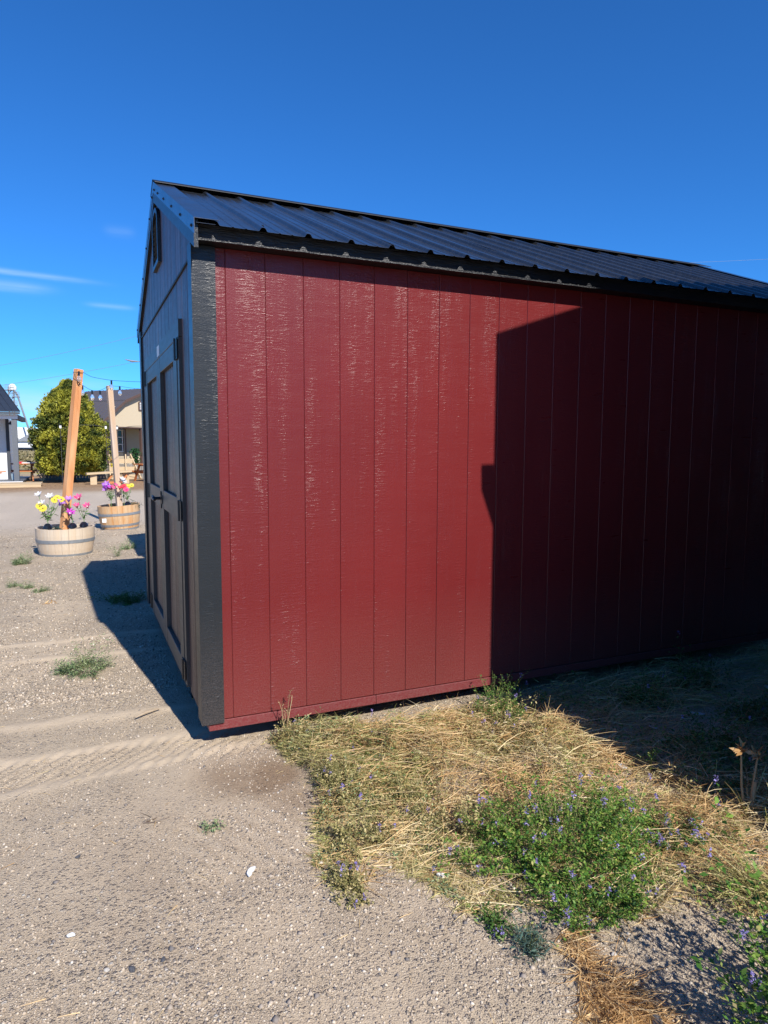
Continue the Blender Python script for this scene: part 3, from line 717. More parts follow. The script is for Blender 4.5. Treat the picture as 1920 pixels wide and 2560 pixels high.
def clump(name, label, cat_, cx, cy, rx, ry, h, ns, leafmat_, leaf=.011, seed=1, per=26, flowers=0, stems='stem', spread=.8, group=None, fl='purple', ratio=.5, z0=None, sw=.0022):
    rg = np.random.default_rng(seed); g0 = float(ground_h(cx, cy)) if z0 is None else z0
    o = thing(name, (cx, cy, g0), label, cat_, group)
    r = np.sqrt(rg.random(ns)); a = rg.uniform(0, 2*math.pi, ns); lob = 1+.22*np.sin(a*3+seed)+.15*np.sin(a*7+seed*2)
    rx0 = r*rx*.55*lob; x = cx+rx0*np.cos(a); y = cy+r*ry*.55*lob*np.sin(a)
    L = h*rg.uniform(.35, 1.35, ns)*(1.25-.5*r)*np.clip(1+smooth_noise(x, y, 9, seed % 50+3)*1.8, .35, 1.9)
    k = 6; S = np.zeros((ns, k, 3)); tilt = r*spread*rg.uniform(.6, 1.3, ns)+rg.uniform(0, .15, ns); aa = a+rg.normal(0, .4, ns); asp = np.sqrt(rx*ry)
    S[:, 0] = np.stack([x, y, np.full(ns, g0)], -1)
    if z0 is None: S[:, 0, 2] = ground_h(x, y)
    for i in range(1, k):
        tt = tilt*(1+.5*i/k); d = np.stack([np.cos(aa)*np.sin(tt)*rx/asp, np.sin(aa)*np.sin(tt)*ry/asp, np.cos(tt)], -1)
        S[:, i] = S[:, i-1]+d*(L/(k-1))[:, None]+rg.normal(0, .004*h/.2, (ns, 3))
    sd = np.stack([-np.sin(aa), np.cos(aa), np.zeros(ns)], -1)[:, None]
    w = sw*np.linspace(1, .4, k)[None, :, None]
    V = np.stack([S-sd*w/2, S+sd*w/2], 2).reshape(-1, 3)
    q = np.array([(2*i, 2*i+1, 2*i+3, 2*i+2) for i in range(k-1)]); Fc = (q[None]+(np.arange(ns)*2*k)[:, None, None]).reshape(-1, 4)
    raw('stems', V, Fc, M[stems], o, kind='stuff')
    n = ns*per; si = rg.integers(0, ns, n); tt = .12+.88*rg.random(n)**.8; f = tt*(k-1); i0 = np.minimum(f.astype(int), k-2); fr = (f-i0)[:, None]
    P = S[si, i0]*(1-fr)+S[si, i0+1]*fr+rg.normal(0, leaf*.55, (n, 3)); P[:, 2] = np.maximum(P[:, 2], g0+.002)
    V, Fc = leaflets(P, leaf, seed+3, .8, ratio); raw('leaves', V, Fc, M[leafmat_], o, kind='stuff')
    if flowers:
        fi = rg.choice(ns, min(flowers, ns), replace=False)
        for j in fi:
            c = S[j, -1]; m_ = 22; ax = np.linspace(-.005, .022, m_)[:, None]*np.array([[.15, .1, 1]])
            V, Fc = leaflets(c+ax*.7+rg.normal(0, .0030, (m_, 3)), .0072, seed+int(j), .9, .75); raw('flower', V, Fc, M[fl], o)
    return o
clump('alfalfa', 'big bushy green alfalfa clump full of small purple flowers on the hay', 'plant', 1.12, -1.54, .52, .46, .17, 430, 'leaf_bright', .0120, 201, 46, 50, spread=.95)
clump('alfalfa', 'bright green sprawl on the right flank of the big alfalfa', 'plant', 1.48, -1.48, .20, .24, .12, 120, 'leaf_bright', .012, 251, 36, 14, spread=1.2)
clump('alfalfa', 'yellowish green sprawl on the upper left flank of the big alfalfa', 'plant', .86, -1.20, .20, .16, .11, 110, 'leaf_olive', .012, 252, 34, 8, spread=1.2)
clump('alfalfa', 'pale green sprawl below the big alfalfa toward the dappled shade', 'plant', 1.00, -1.84, .22, .10, .12, 90, 'leaf_bright', .011, 253, 34, 14, spread=1.1)
for i, (x, y, r_, h_, lm_, n_) in enumerate([(.60, -.25, .16, .10, 'leaf', 60), (.95, -.32, .14, .09, 'leaf_olive', 60), (1.25, -.45, .14, .09, 'leaf_olive', 50), (.55, -.55, .16, .12, 'leaf_olive', 90), (.72, -.95, .17, .11, 'leaf_olive', 90), (.42, -1.12, .12, .10, 'leaf_olive', 80)]):
    clump('alfalfa', ['small green tuft in the hay closest to the dry stalk at the wall', 'olive tuft in the hay midway along the sunlit wall', 'olive tuft in the golden hay right of the middle', 'olive tangle at the left part of the hay near its dark edge', 'olive tangle left of the big alfalfa', 'ragged olive tuft at the lower left corner of the hay'][i], 'plant', x, y, r_, r_*.9, h_, n_, lm_, .011, 260+i, 34, 4, spread=1.2)
clump('flowering_plant', 'tallest leafy purple-flowered plant beyond the lower right corner', 'plant', 1.42, -2.78, .50, .26, .66, 170, 'leaf_bright', .020, 254, 50, 30, spread=.35, sw=.005)
clump('alfalfa', 'green alfalfa patch beside the edge of the shade near the shed wall', 'plant', 1.62, -.30, .20, .20, .17, 120, 'leaf', .012, 202, 40, 12)
clump('alfalfa', 'yellowish alfalfa patch in front of the shaded ground, between hay heaps', 'plant', 1.50, -.62, .22, .17, .13, 90, 'leaf_olive', .012, 203, 38, 8)
clump('alfalfa', 'olive wilted alfalfa at the left end of the hay near the red wall', 'plant', .47, -.16, .16, .22, .10, 150, 'leaf_olive', .010, 204, 40, 4)
clump('alfalfa', 'dull green alfalfa at the left edge of the hay, above the bare soil', 'plant', .50, -.78, .17, .24, .12, 150, 'leaf_olive', .010, 205, 38, 8)
clump('alfalfa', 'small straggly plant trailing onto the gravel left of the hay', 'plant', .28, -1.40, .07, .13, .07, 70, 'leaf_olive', .010, 206, 22, 7)
clump('alfalfa', 'low green shoots in the middle of the hay', 'plant', .72, -.42, .15, .15, .09, 60, 'leaf', .011, 207, 26, 5)
clump('alfalfa', 'sparse purple-flowered plant on dry grass right of the big alfalfa', 'plant', 1.62, -1.62, .20, .13, .12, 80, 'leaf', .011, 208, 26, 22)
clump('trailing_weed', 'thin green shoot trailing over gravel below the big alfalfa', 'plant', .66, -1.72, .06, .10, .09, 26, 'leaf', .011, 209, 26, 2)
clump('blue_green_tuft', 'small blue-green rosette with narrow leaves on bare gravel', 'plant', .71, -1.87, .05, .05, .06, 60, 'leaf_blue', .022, 210, 10, 0, ratio=.16)
clump('flowering_plant', 'tall leafy plant with purple flowers at the bottom right corner', 'plant', 1.30, -2.50, .38, .24, .33, 170, 'leaf_bright', .019, 211, 44, 46, spread=.55, sw=.004)
clump('flowering_plant', 'yellow-green leafy plant with purple flowers at the lower frame edge', 'plant', 1.02, -2.62, .18, .16, .30, 70, 'leaf_olive', .015, 212, 36, 18, spread=.55, sw=.004)
clump('weed', 'spreading grey-green weed alone on the tyre-marked gravel', 'weed', -.56, 1.56, .21, .20, .12, 150, 'leaf_grey', .018, 213, 26, 0, ratio=.22, spread=1.1)
clump('weed', 'dark green weed growing in the shade of the shed gable', 'weed', -.16, 3.8, .26, .26, .14, 110, 'leaf', .020, 214, 26, 0, ratio=.3, spread=1.1)
clump('weed', 'tiny dark weed sprig alone on the open gravel', 'weed', -.09, -.77, .035, .03, .03, 16, 'leaf_grey', .010, 215, 14, 0)
clump('weed', 'pale green weed nearest the left edge beside the first barrel planter', 'weed', -1.30, 6.6, .14, .14, .14, 70, 'leaf_grey', .022, 216, 24, 0, ratio=.25)
clump('weed', 'small weed in the gap of light beside the shed gable', 'weed', .10, 7.4, .12, .12, .16, 50, 'leaf_grey', .02, 217, 22, 0, ratio=.3)
clump('weed', 'thin pointed weed at the tip of the gable shadow', 'weed', -.10, 6.7, .05, .05, .22, 16, 'leaf_grey', .02, 218, 26, 0, ratio=.25)
for i, (x, y, r_) in enumerate([(-1.27, 5.0, .10), (-1.12, 4.85, .08), (-.98, 4.6, .09), (-1.45, 4.7, .12)]):
    clump('weed', ['weed tuft on the gravel below the nearer barrel, second from left edge', 'smallest low weed tuft on the gravel below the nearer barrel', 'rightmost low weed tuft on the sunny gravel below the barrel', 'widest low weed tuft right at the left edge on the gravel'][i], 'weed', x, y, r_, r_, .07, 36, 'leaf_grey', .016, 220+i, 18, 0, ratio=.25, group='low weed tufts on the left gravel', spread=1.1)
for i, (x, y) in enumerate([(2.6, -.5), (3.2, -.35), (2.4, -1.1), (3.0, -.9), (2.25, -1.45)]):
    clump('weed', ['leafy weed in deep shade at the foot of the wall, nearest the sunlit hay', 'leafy weed in deep shade by the wall, farthest right', 'leafy weed in the shade just behind the withered stalk on the hay', 'leafy weed in the middle of the deep shade at right', 'leafy weed at the shade edge beside the withered flower heads'][i], 'weed', x, y, .25, .2, .14, 70, 'leaf', .016, 230+i, 26, 4, group='weeds in the shade of the neighbouring building')

def fan(name, label, cat_, cx, cy, n, L0, L1, w, mat, seed, az=None, azs=3.14, pitch=(.6, 1.4), curl=.5, r=.02):
    rg = np.random.default_rng(seed); xy = np.stack([cx+rg.normal(0, r, n), cy+rg.normal(0, r, n)], -1)
    V, Fc, P = strands(n, xy, ground_h(xy[:, 0], xy[:, 1]), L0, L1, w, seed, az, azs, pitch, curl, 5)
    return raw(name, V, Fc, mat, loc=(cx, cy, float(ground_h(cx, cy))), label=label, cat=cat_)
fan('grass_tuft', 'wispy olive grass tuft leaning left near the right edge', 'grass', 1.66, -1.98, 260, .10, .30, .0022, M['straw_green'], 301, 2.6, .5, (.2, .9), .4, .05)
fan('grass_tuft', 'pale dry grass tuft at the bottom frame edge on the gravel', 'grass', .38, -2.20, 60, .06, .14, .002, M['straw'], 302)
fan('grass_tuft', 'orange dry grass tuft in the straw strip on the gravel', 'grass', .80, -2.12, 160, .08, .22, .0024, M['straw_orange'], 303, -1.2, .7, (.1, .7), .5, .04)
def sprig(name, label, cat_, x, y, h, seed, n=5, mat='drystem', leaves=0, lm='leaf', heads=0, hm=None, lean=.2):
    rg = np.random.default_rng(seed); g0 = float(ground_h(x, y)); o = thing(name, (x, y, g0), label, cat_); st = MB(); tips = []
    for i in range(n):
        a = rg.uniform(0, 6.28); l_ = lean*rg.uniform(.3, 1.4); hh = h*rg.uniform(.6, 1); p = [Vector((x, y, g0-.01))]
        for k in range(1, 5):
            u = k/4; p.append(Vector((x+math.cos(a)*l_*hh*u*(1+.3*u)+rg.normal(0, .004), y+math.sin(a)*l_*hh*u+rg.normal(0, .004), g0+hh*u)))
        st.tube(p, [.0032, .003, .0025, .002, .0015], 5); tips.append(p)
        for b in (2, 3):
            q = p[b]+Vector((rg.normal(0, .02), rg.normal(0, .02), .035)); st.tube([p[b], q], [.0013, .0008], 4); tips.append([p[b], q])
    st.build('stems', M[mat], o)
    if leaves:
        P = np.array([tips[rg.integers(len(tips))][-1].lerp(tips[0][0], 0)*1.0 for _ in range(0)] or [[0, 0, 0]]); P = []
        for _ in range(leaves):
            tp = tips[rg.integers(len(tips))]; i = rg.integers(len(tp)-1); v_ = tp[i].lerp(tp[i+1], float(rg.random())); P.append((v_.x, v_.y, max(v_.z, g0+.02)))
        V, Fc = leaflets(np.array(P)+rg.normal(0, .003, (leaves, 3)), .020, seed, .9, .4); raw('leaves', V, Fc, M[lm], o, kind='stuff')
    if heads:
        for tp in tips[:heads]:
            c = np.array(tp[-1]); V, Fc = leaflets(c+rg.normal(0, .004, (14, 3)), .012, seed+3, 1, .5); raw('seed_head', V, Fc, M[hm or mat], o)
    return o
sprig('dry_stalk', 'thin dry stalk with seed heads standing against the red wall', 'dry plant', .43, -.05, .30, 401, 4, heads=9, lean=.3)
sprig('sprig', 'fresh green leafy sprig catching the sun at the shade edge near the wall', 'plant', 1.93, -.32, .16, 402, 2, 'stem', 46)
sprig('sprig', 'sunlit green shoot rising before the dark shade, right of centre', 'plant', 1.93, -1.16, .15, 403, 3, 'stem', 50)
sprig('grass_shoot', 'two yellow grass shoots beside the shade edge close to the shed', 'plant', 1.72, -.18, .18, 404, 2, 'straw_green', 5)
sprig('dry_stalk', 'pale withered forked stalk on the hay before the deep shade', 'dry plant', 1.90, -.92, .11, 405, 2, heads=4, lean=.35)
sprig('dry_stalk', 'single pale grass stem bent over the shaded weeds at right', 'dry plant', 2.05, -1.42, .16, 406, 1, 'straw_green', 0, lean=.5)
# withered iris-like plant at the right edge
ir = thing('withered_flower', (2.02, -1.62, float(ground_h(2.02, -1.62))), 'withered brown flower heads on thick stalks at the right edge', 'dry plant')
g0 = float(ground_h(2.02, -1.62))
for dx, dy, hh, r_ in ((-.025, .02, .30, .006), (.035, .0, .27, .006), (.02, -.01, .17, .012)):
    b = MB().tube([(2.02+dx*.2, -1.62+dy*.2, g0), (2.02+dx*.7, -1.62+dy, g0+hh*.5), (2.02+dx*1.3, -1.62+dy, g0+hh)], [r_, r_*.85, r_*.6], 7); b.build('stalk', M['drystem'], ir)
    if hh > .2:
        c = np.array((2.02+dx*1.3, -1.62+dy, g0+hh)); rg = np.random.default_rng(int(hh*100))
        V, Fc = leaflets(c+rg.normal(0, .006, (40, 3))+np.array([0, 0, .008]), .030, 7, 1.2, .4); raw('flower_head', V, Fc, M['straw_orange'], ir)
P_ = np.array([(2.02, -1.62, g0)]*14); V, Fc, _ = strands(14, P_[:, :2], P_[:, 2], .12, .26, .012, 55, None, 0, (.7, 1.3), .5, 5); raw('leaves', V, Fc, M['straw_green'], ir, kind='stuff')

# ------------------------------------------------------------------ things lying on the gravel
M['whitechip'] = simple('white_paint_chip', (.75, .76, .76), (.62, .63, .64), .6)
M['rockl'] = simple('pale_rock', (.55, .52, .47), (.38, .35, .31), .85, 60, bump=.003, bs=120)
M['rockd'] = simple('dark_rock', (.10, .10, .11), (.06, .06, .065), .8, 60, bump=.003, bs=120)
M['rockr'] = simple('rust_rock', (.34, .17, .10), (.24, .12, .08), .85, 60, bump=.003, bs=120)
M['twig'] = wood('bleached_wood', (.42, .34, .25), (.30, .23, .16), axis=0)
def pebble(x, y, r_, mat, label, cat_='stone', flat=.55, seed=0, name='stone'):
    import bmesh
    bm = bmesh.new(); bmesh.ops.create_icosphere(bm, subdivisions=2, radius=1); rg = random.Random(seed); k = Vector((rg.random()*9, rg.random()*9, rg.random()*9))
    from mathutils import noise as mn
    for v_ in bm.verts:
        f = 1+.38*mn.noise(v_.co*1.3+k)+.12*mn.noise(v_.co*3.5+k); v_.co = Vector((v_.co.x*f*r_, v_.co.y*f*r_*.75, v_.co.z*f*r_*flat))
    V = [v_.co.copy() for v_ in bm.verts]; Fc = [tuple(v_.index for v_ in f.verts) for f in bm.faces]; bm.free()
    z = float(ground_h(x, y))+r_*flat*.5; a = rg.random()*6
    V = [(x+p.x*math.cos(a)-p.y*math.sin(a), y+p.x*math.sin(a)+p.y*math.cos(a), z+p.z) for p in V]
    return raw(name, V, Fc, mat, label=label, cat=cat_, loc=(x, y, z))
def chip(x, y, l_, w, a, label, seed, th=.004, mat=None, name='paint_chip', cat_='litter'):
    rg = random.Random(seed); z = float(ground_h(x, y))+.009; pts = []
    for i in range(9):
        u = i/8; pts.append((-l_/2+l_*u, w/2*(1-abs(2*u-1)**3)*(1+rg.uniform(-.2, .2))+.12*l_*math.sin(u*3.1)))
    for i in range(8, -1, -1):
        u = i/8; pts.append((-l_/2+l_*u, -w/2*(1-abs(2*u-1)**3)*(1+rg.uniform(-.2, .2))+.12*l_*math.sin(u*3.1)-.001))
    X = Matrix.Translation((x, y, z)) @ Matrix.Rotation(a, 4, 'Z') @ Matrix.Rotation(.12, 4, 'X')
    b = MB().prism(pts, 0, th, 'z', X); return raw(name, b.v, b.f, mat or M['whitechip'], loc=(x, y, z), label=label, cat=cat_)
chip(-.01, -1.14, .062, .020, .95, 'long curved white chip on the open gravel', 1)
chip(-.62, -1.24, .026, .012, -.2, 'small grey-white flake on the gravel at lower left', 2)
chip(.93, -.62, .05, .04, .4, 'crumpled white scrap in the hay left of the green patch', 3)
chip(1.86, -1.06, .055, .035, 1.2, 'bright white scrap on the hay beside the shade edge', 4)
chip(1.52, -1.42, .06, .035, .2, 'white scrap beside the big alfalfa on its right', 5)
chip(2.75, -.72, .09, .045, 2.4, 'pale flake lying in the shade, nearest the viewer of the flakes', 6)
chip(3.3, -.42, .07, .04, .3, 'pale flake in the shade close under the shed wall', 7)
chip(3.55, -.62, .11, .07, 1.3, 'largest pale flake in the shade at the right edge', 8)
chip(2.35, -.78, .05, .04, 1.3, 'bluish white flake in the shaded weeds near the sunlit hay', 9)
chip(.62, -1.45, .035, .025, 1.3, 'little white bit at the lower left of the big alfalfa', 10)
for i, (x, y, r_, mt, lb) in enumerate([(.93, -2.0, .011, 'rockl', 'bright pebble in the dappled shade, upper of the pair'), (1.02, -1.97, .009, 'rockl', 'small bright pebble beside the dappled shade'),
        (.70, -1.92, .009, 'rockl', 'bright pebble left of the dry straw strip'), (1.24, -1.78, .012, 'rockl', 'bright pebble at the lower right rim of the big alfalfa'),
        (.52, -2.12, .012, 'rockr', 'rust brown pebble on the gravel near the bottom edge'), (.86, -2.24, .022, 'rockd', 'dark grey stone under the dry straw at the bottom edge'),
        (-.45, -1.46, .013, 'rockd', 'dark stone in the gravel at lower left'), (-.36, -1.46, .010, 'rockd', 'second dark stone in the lower left gravel, right of the first'),
        (-.52, -1.43, .009, 'rockl', 'white pebble left of the dark stone'), (-.60, -.78, .011, 'rockd', 'flat dark pebble on the left gravel'), (.66, -2.20, .012, 'rockl', 'white stone beside the straw strip at the bottom edge')]):
    pebble(x, y, r_, M[mt], lb, seed=i+3)
tw = MB().tube([(-.30, .52, GZ+.020), (-.24, .56, GZ+.027), (-.16, .60, GZ+.022)], [.004, .011, .005], 7)
raw('stick', tw.v, tw.f, M['twig'], loc=(-.24, .56, GZ), label='pale flat piece of wood lying on the gravel by the shed corner', cat='stick')
tw = MB().tube([(.05, -.62, GZ+.012), (.09, -.60, GZ+.016), (.12, -.64, GZ+.012)], [.002, .004, .002], 6)
pl = fan('dry_leaf', 'yellow dry leaf scrap on the gravel at far left', 'leaf', -.86, 3.95, 12, .05, .09, .012, M['straw_orange'], 305, None, 3, (.0, .3), .5, .03)
fan('twig_scrap', 'dark twisted scrap of twig on the gravel', 'twig', -.33, -.62, 7, .04, .08, .005, simple('dark_twig', (.10, .07, .05)), 306, .3, .7, (.0, .5), 1.0, .01)

# ------------------------------------------------------------------ barrel planters
M['stave'] = wood('oak_stave', (.60, .50, .385), (.49, .40, .30), (.56, .43, .30), .7, knots=False)
M['stave_o'] = wood('orange_oak_stave', (.60, .42, .25), (.47, .29, .15), (.52, .25, .09), .7, knots=False)
M['hoop'] = simple('galvanised_hoop', (.30, .32, .34), (.22, .235, .25), .5, 20, metallic=.35)
M['soil'] = simple('planter_soil', (.36, .26, .17), (.55, .44, .31), .95, 40, bump=.02, bs=60)
def barrel(x, y, rt, rb, h, label, mat, seed, X0=Matrix.Identity(4)):
    z = float(ground_h(x, y))-.01; o = thing('barrel_planter', (x, y, z), label, 'planter', 'half barrel planters'); rg = random.Random(seed)
    X = Matrix.Translation((x, y, z)) @ X0; n = 26
    def rad(u): return rb+(rt-rb)*u+.018*math.sin(math.pi*min(1, u))
    for i in range(n):
        a0 = 2*math.pi*i/n+.0035; a1 = 2*math.pi*(i+1)/n-.0035; pr = rg.uniform(-.0015, .0015); V = []; Fc = []
        us = [0, .25, .5, .75, 1]; ht = h+rg.uniform(-.003, .003)
        for u in us:
            for r_ in (rad(u)+pr, rad(u)+pr-.026):
                for a in (a0, (a0+a1)/2, a1): V.append((r_*math.cos(a), r_*math.sin(a), ht*u))
        for k in range(4):
            b0 = k*6
            for (p, q) in ((0, 1), (1, 2)): Fc.append((b0+p, b0+q, b0+6+q, b0+6+p)); Fc.append((b0+3+q, b0+3+p, b0+9+p, b0+9+q))
            Fc.append((b0+2, b0+5, b0+11, b0+8)); Fc.append((b0+3, b0, b0+6, b0+9))
        t0 = 24; Fc += [(t0, t0+1, t0+4, t0+3), (t0+1, t0+2, t0+5, t0+4)]
        V = [tuple(X @ Vector(p)) for p in V]; raw('stave', V, Fc, mat, o)
    for u0, u1 in ((.02, .11), (.50, .615)) if seed == 1 else ((-.02, .07), (.16, .25), (.60, .70)):
        MB().lathe([(rad(u0)-.001, h*u0), (rad(u0)+.005, h*u0), (rad(u1)+.005, h*u1), (rad(u1)-.001, h*u1)], 48, X).build('hoop', M['hoop'], o)
    hs = MB(); V = [(0, 0, h*.90)]; Fc = []
    for r_ in (.5, .98):
        for k in range(24):
            a = 2*math.pi*k/24; V.append(((rad(.9)-.026)*r_*math.cos(a), (rad(.9)-.026)*r_*math.sin(a), h*.90+rg.uniform(-.012, .012)-.02*r_))
    for k in range(24): Fc.append((0, 1+k, 1+(k+1) % 24)); Fc.append((1+k, 25+k, 25+(k+1) % 24, 1+(k+1) % 24))
    raw('soil', [tuple(X @ Vector(p)) for p in V], Fc, M['soil'], o)
    return o, z+h*.88
b1, s1 = barrel(-.765, 7.36, .395, .345, .405, 'pale half barrel planter nearer the viewer with white, yellow, purple and pink flowers', M['stave'], 1)
b2, s2 = barrel(.13, 10.22, .375, .32, .46, 'orange-stained half barrel planter tilted beside the shed door', M['stave_o'], 2, Matrix.Rotation(R(-3), 4, 'Y'))
b1['group'] = b2['group'] = 'half barrel planters'
MB().box(-.20, -.13, 9.82, 9.84, .02, .09).build('label', M['paper'], b2)
M['post_o'] = wood('orange_timber', (.66, .30, .12), (.54, .215, .08), (.70, .40, .20), .7)
M['post_g'] = wood('weathered_timber', (.56, .44, .34), (.43, .32, .24), (.50, .34, .21), .75)
def post(p0, p1, w, mat, label, yaw):
    d = (Vector(p1)-Vector(p0)); L = d.length; q = d.to_track_quat('Z', 'Y').to_matrix().to_4x4(); X = Matrix.Translation(p0) @ q @ Matrix.Rotation(yaw, 4, 'Z')
    b = MB().box(-w/2, w/2, -w/2, w/2, 0, L, X, bev=.006)
    me_o = raw('timber_post', b.v, b.f, mat, loc=p0, label=label, cat='post'); me_o.rotation_mode = 'XYZ'; return me_o
post((-.79, 7.36, .12), (-.50, 7.34, 2.52), .095, M['post_o'], 'orange-brown timber post leaning right out of the nearer barrel planter', .6)
post((.125, 10.22, .12), (.02, 10.24, 2.53), .095, M['post_g'], 'grey-brown timber post leaning left out of the farther barrel planter', .45)

# artificial flowers on solar stakes
def fmat(n, a, b): return leafmat(n, [(0, a), (1, b)], .45, .3)
FM = {'white': fmat('white_petal', (.72, .73, .76), (.82, .82, .84)), 'yellow': fmat('yellow_petal', (.72, .60, .05), (.78, .68, .10)), 'purple': fmat('violet_petal', (.36, .10, .62), (.60, .30, .78)),
      'magenta': fmat('magenta_petal', (.58, .03, .52), (.70, .10, .62)), 'pink': fmat('pink_petal', (.75, .05, .20), (.80, .15, .34)), 'red': fmat('red_petal', (.62, .02, .04), (.74, .06, .10))}
M['fstem'] = simple('plastic_stem', (.10, .20, .06), (.16, .24, .10), .5)
M['throat'] = simple('pale_throat', (.78, .74, .70), rough=.5); M['disc'] = simple('flower_disc', (.12, .05, .02), rough=.7)
M['panel'] = simple('solar_panel', (.010, .012, .02), rough=.25)
def bloom(c, dirv, kind, colr, s_, par):
    q = Vector(dirv).normalized().to_track_quat('Z', 'Y').to_matrix().to_4x4(); X = Matrix.Translation(c) @ q; V = []; Fc = []; n = 6 if kind == 'lily' else 14
    for i in range(n):
        a = 2*math.pi*i/n; r0 = .12; 
        if kind == 'lily': prof = [(.12, -.75, .14), (.36, -.10, .30), (.72, .35, .30), (1.15, .50, .03)]
        else: prof = [(.12, 0, .12), (.5, .10, .20), (.85, .12, .20), (1.0, .06, .08)]
        b0 = len(V)
        for r_, z, w in prof:
            for sg in (-1, 0, 1): V.append((s_*(r_*math.cos(a)-sg*w*math.sin(a)), s_*(r_*math.sin(a)+sg*w*math.cos(a)), s_*(z-(.06 if sg == 0 else 0))))
        for k in range(3):
            for j in (0, 1): Fc.append((b0+k*3+j, b0+k*3+j+1, b0+k*3+j+4, b0+k*3+j+3))
    o = raw('flower', [tuple(X @ Vector(p)) for p in V], Fc, FM[colr], par)
    if kind == 'lily': MB().lathe([(.02*s_, -1.3*s_), (.10*s_, -.7*s_), (.22*s_, -.15*s_), (.05*s_, -.2*s_)], 8, X).build('throat', M['throat'], o)
    else: MB().lathe([(.0, .20*s_), (.12*s_, .17*s_), (.16*s_, .10*s_), (.12*s_, .02*s_)], 8, X).build('disc', M['disc'], o)
def stake(x, y, z, label, blooms, panel=True, leaves=10, seed=1):
    o = thing('solar_flower_stake', (x, y, z), label, 'artificial flowers', 'solar flower stakes in the barrels'); rg = random.Random(seed)
    st = MB(); hub = Vector((x, y, z+.16)); st.tube([(x, y, z-.04), tuple(hub)], .006, 6); lv = []
    for (bx, by, bz, kind, colr, s_) in blooms:
        c = Vector((bx, by, bz)); mid_ = hub.lerp(c, .5)+Vector((0, 0, -.02)); st.tube([tuple(hub), tuple(mid_), tuple(c)], [.005, .004, .0035], 5)
        bloom(c, (rg.uniform(-.5, .5), -.45, rg.uniform(.5, 1.0)) if kind == 'lily' else (rg.uniform(-.3, .3), -1.0, rg.uniform(.3, .8)), kind, colr, s_*1.12, o)
        for _ in range(leaves):
            t_ = rg.random(); p = hub.lerp(c, t_*.6); lv.append((p.x+rg.gauss(0, .008), p.y+rg.gauss(0, .008), p.z))
    st.build('stem', M['fstem'], o)
    if lv:
        V, Fc = leaflets(np.array(lv), .055, seed+50, 1.0, .28); raw('leaves', V, Fc, FM_leaf, o, kind='stuff')
    if panel:
        X = Matrix.Translation((x-.005, y-.03, z+.085)) @ Matrix.Rotation(.5, 4, 'X') @ Matrix.Scale(1.35, 4)
        MB().lathe([(0, .028), (.028, .022), (.042, 0), (.046, -.006), (.04, -.012), (0, -.012)], 12, X).build('solar_panel', M['panel'], o)
        MB().tube([(x, y, z-.03), (x, y, z+.08)], .010, 6).build('stake', M['black'], o)
    return o
FM_leaf = leafmat('plastic_leaves', [(0, (.05, .12, .03)), (.5, (.10, .20, .05)), (1, (.18, .27, .09))], .45, .2)
fy = 7.20
stake(-.98, 7.16, s1, 'stake with white lilies and yellow daisies at the left of the nearer barrel', [(-1.085, fy, .735, 'lily', 'white', .045), (-1.045, fy-.03, .615, 'lily', 'white', .045), (-.945, fy, .705, 'lily', 'white', .048),
     (-1.075, fy-.05, .575, 'daisy', 'yellow', .048), (-1.035, fy-.06, .545, 'daisy', 'yellow', .052), (-.885, fy, .655, 'daisy', 'yellow', .045), (-.85, fy+.02, .685, 'daisy', 'yellow', .04), (-.795, fy, .66, 'daisy', 'yellow', .042), (-.98, fy, .56, 'lily', 'white', .03)], seed=1)
stake(-.66, 7.12, s1, 'stake with purple and magenta lilies before the orange post', [(-.80, fy-.04, .615, 'lily', 'purple', .055), (-.70, fy-.06, .665, 'lily', 'purple', .050), (-.685, fy-.1, .475, 'lily', 'magenta', .056)], seed=2)
stake(-.51, 7.20, s1, 'stake with three pink lilies at the right of the nearer barrel', [(-.575, fy, .68, 'lily', 'pink', .055), (-.60, fy, .565, 'lily', 'pink', .045), (-.465, fy, .555, 'lily', 'pink', .048)], seed=3)
clump('succulent', 'spiky green plant in the nearer barrel planter', 'plant', -.88, 7.12, .055, .055, .12, 40, 'leaf_blue', .045, 240, 6, 0, ratio=.18, z0=s1)
fy = 10.05
stake(-.03, 10.02, s2, 'stake with clustered violet and pink lilies left of the grey post', [(-.10, fy, .71, 'lily', 'purple', .055), (-.14, fy-.02, .675, 'lily', 'purple', .05), (-.06, fy-.03, .665, 'lily', 'purple', .055), (-.125, fy-.04, .615, 'lily', 'purple', .045),
     (-.04, fy-.03, .635, 'lily', 'pink', .05), (.0, fy-.05, .65, 'lily', 'pink', .045), (-.09, fy-.05, .65, 'lily', 'magenta', .045), (.06, fy, .69, 'lily', 'pink', .04)], panel=False, seed=4)
stake(.26, 10.02, s2, 'stake with red and yellow flowers right of the grey post', [(.13, fy-.05, .64, 'lily', 'red', .045), (.205, fy, .665, 'daisy', 'red', .045), (.235, fy-.04, .61, 'daisy', 'pink', .048), (.275, fy, .66, 'daisy', 'yellow', .045), (.34, fy, .68, 'daisy', 'yellow', .04)], seed=5)
stake(.20, 10.12, s2, 'stake with tall white lilies behind the red flowers', [(.185, 10.14, .79, 'lily', 'white', .05), (.21, 10.12, .745, 'lily', 'white', .045)], panel=False, seed=6)
clump('succulent', 'spiky blue-green plant at the right rim of the farther barrel planter', 'plant', .38, 10.08, .07, .06, .16, 46, 'leaf_blue', .05, 241, 6, 0, ratio=.18, z0=s2)

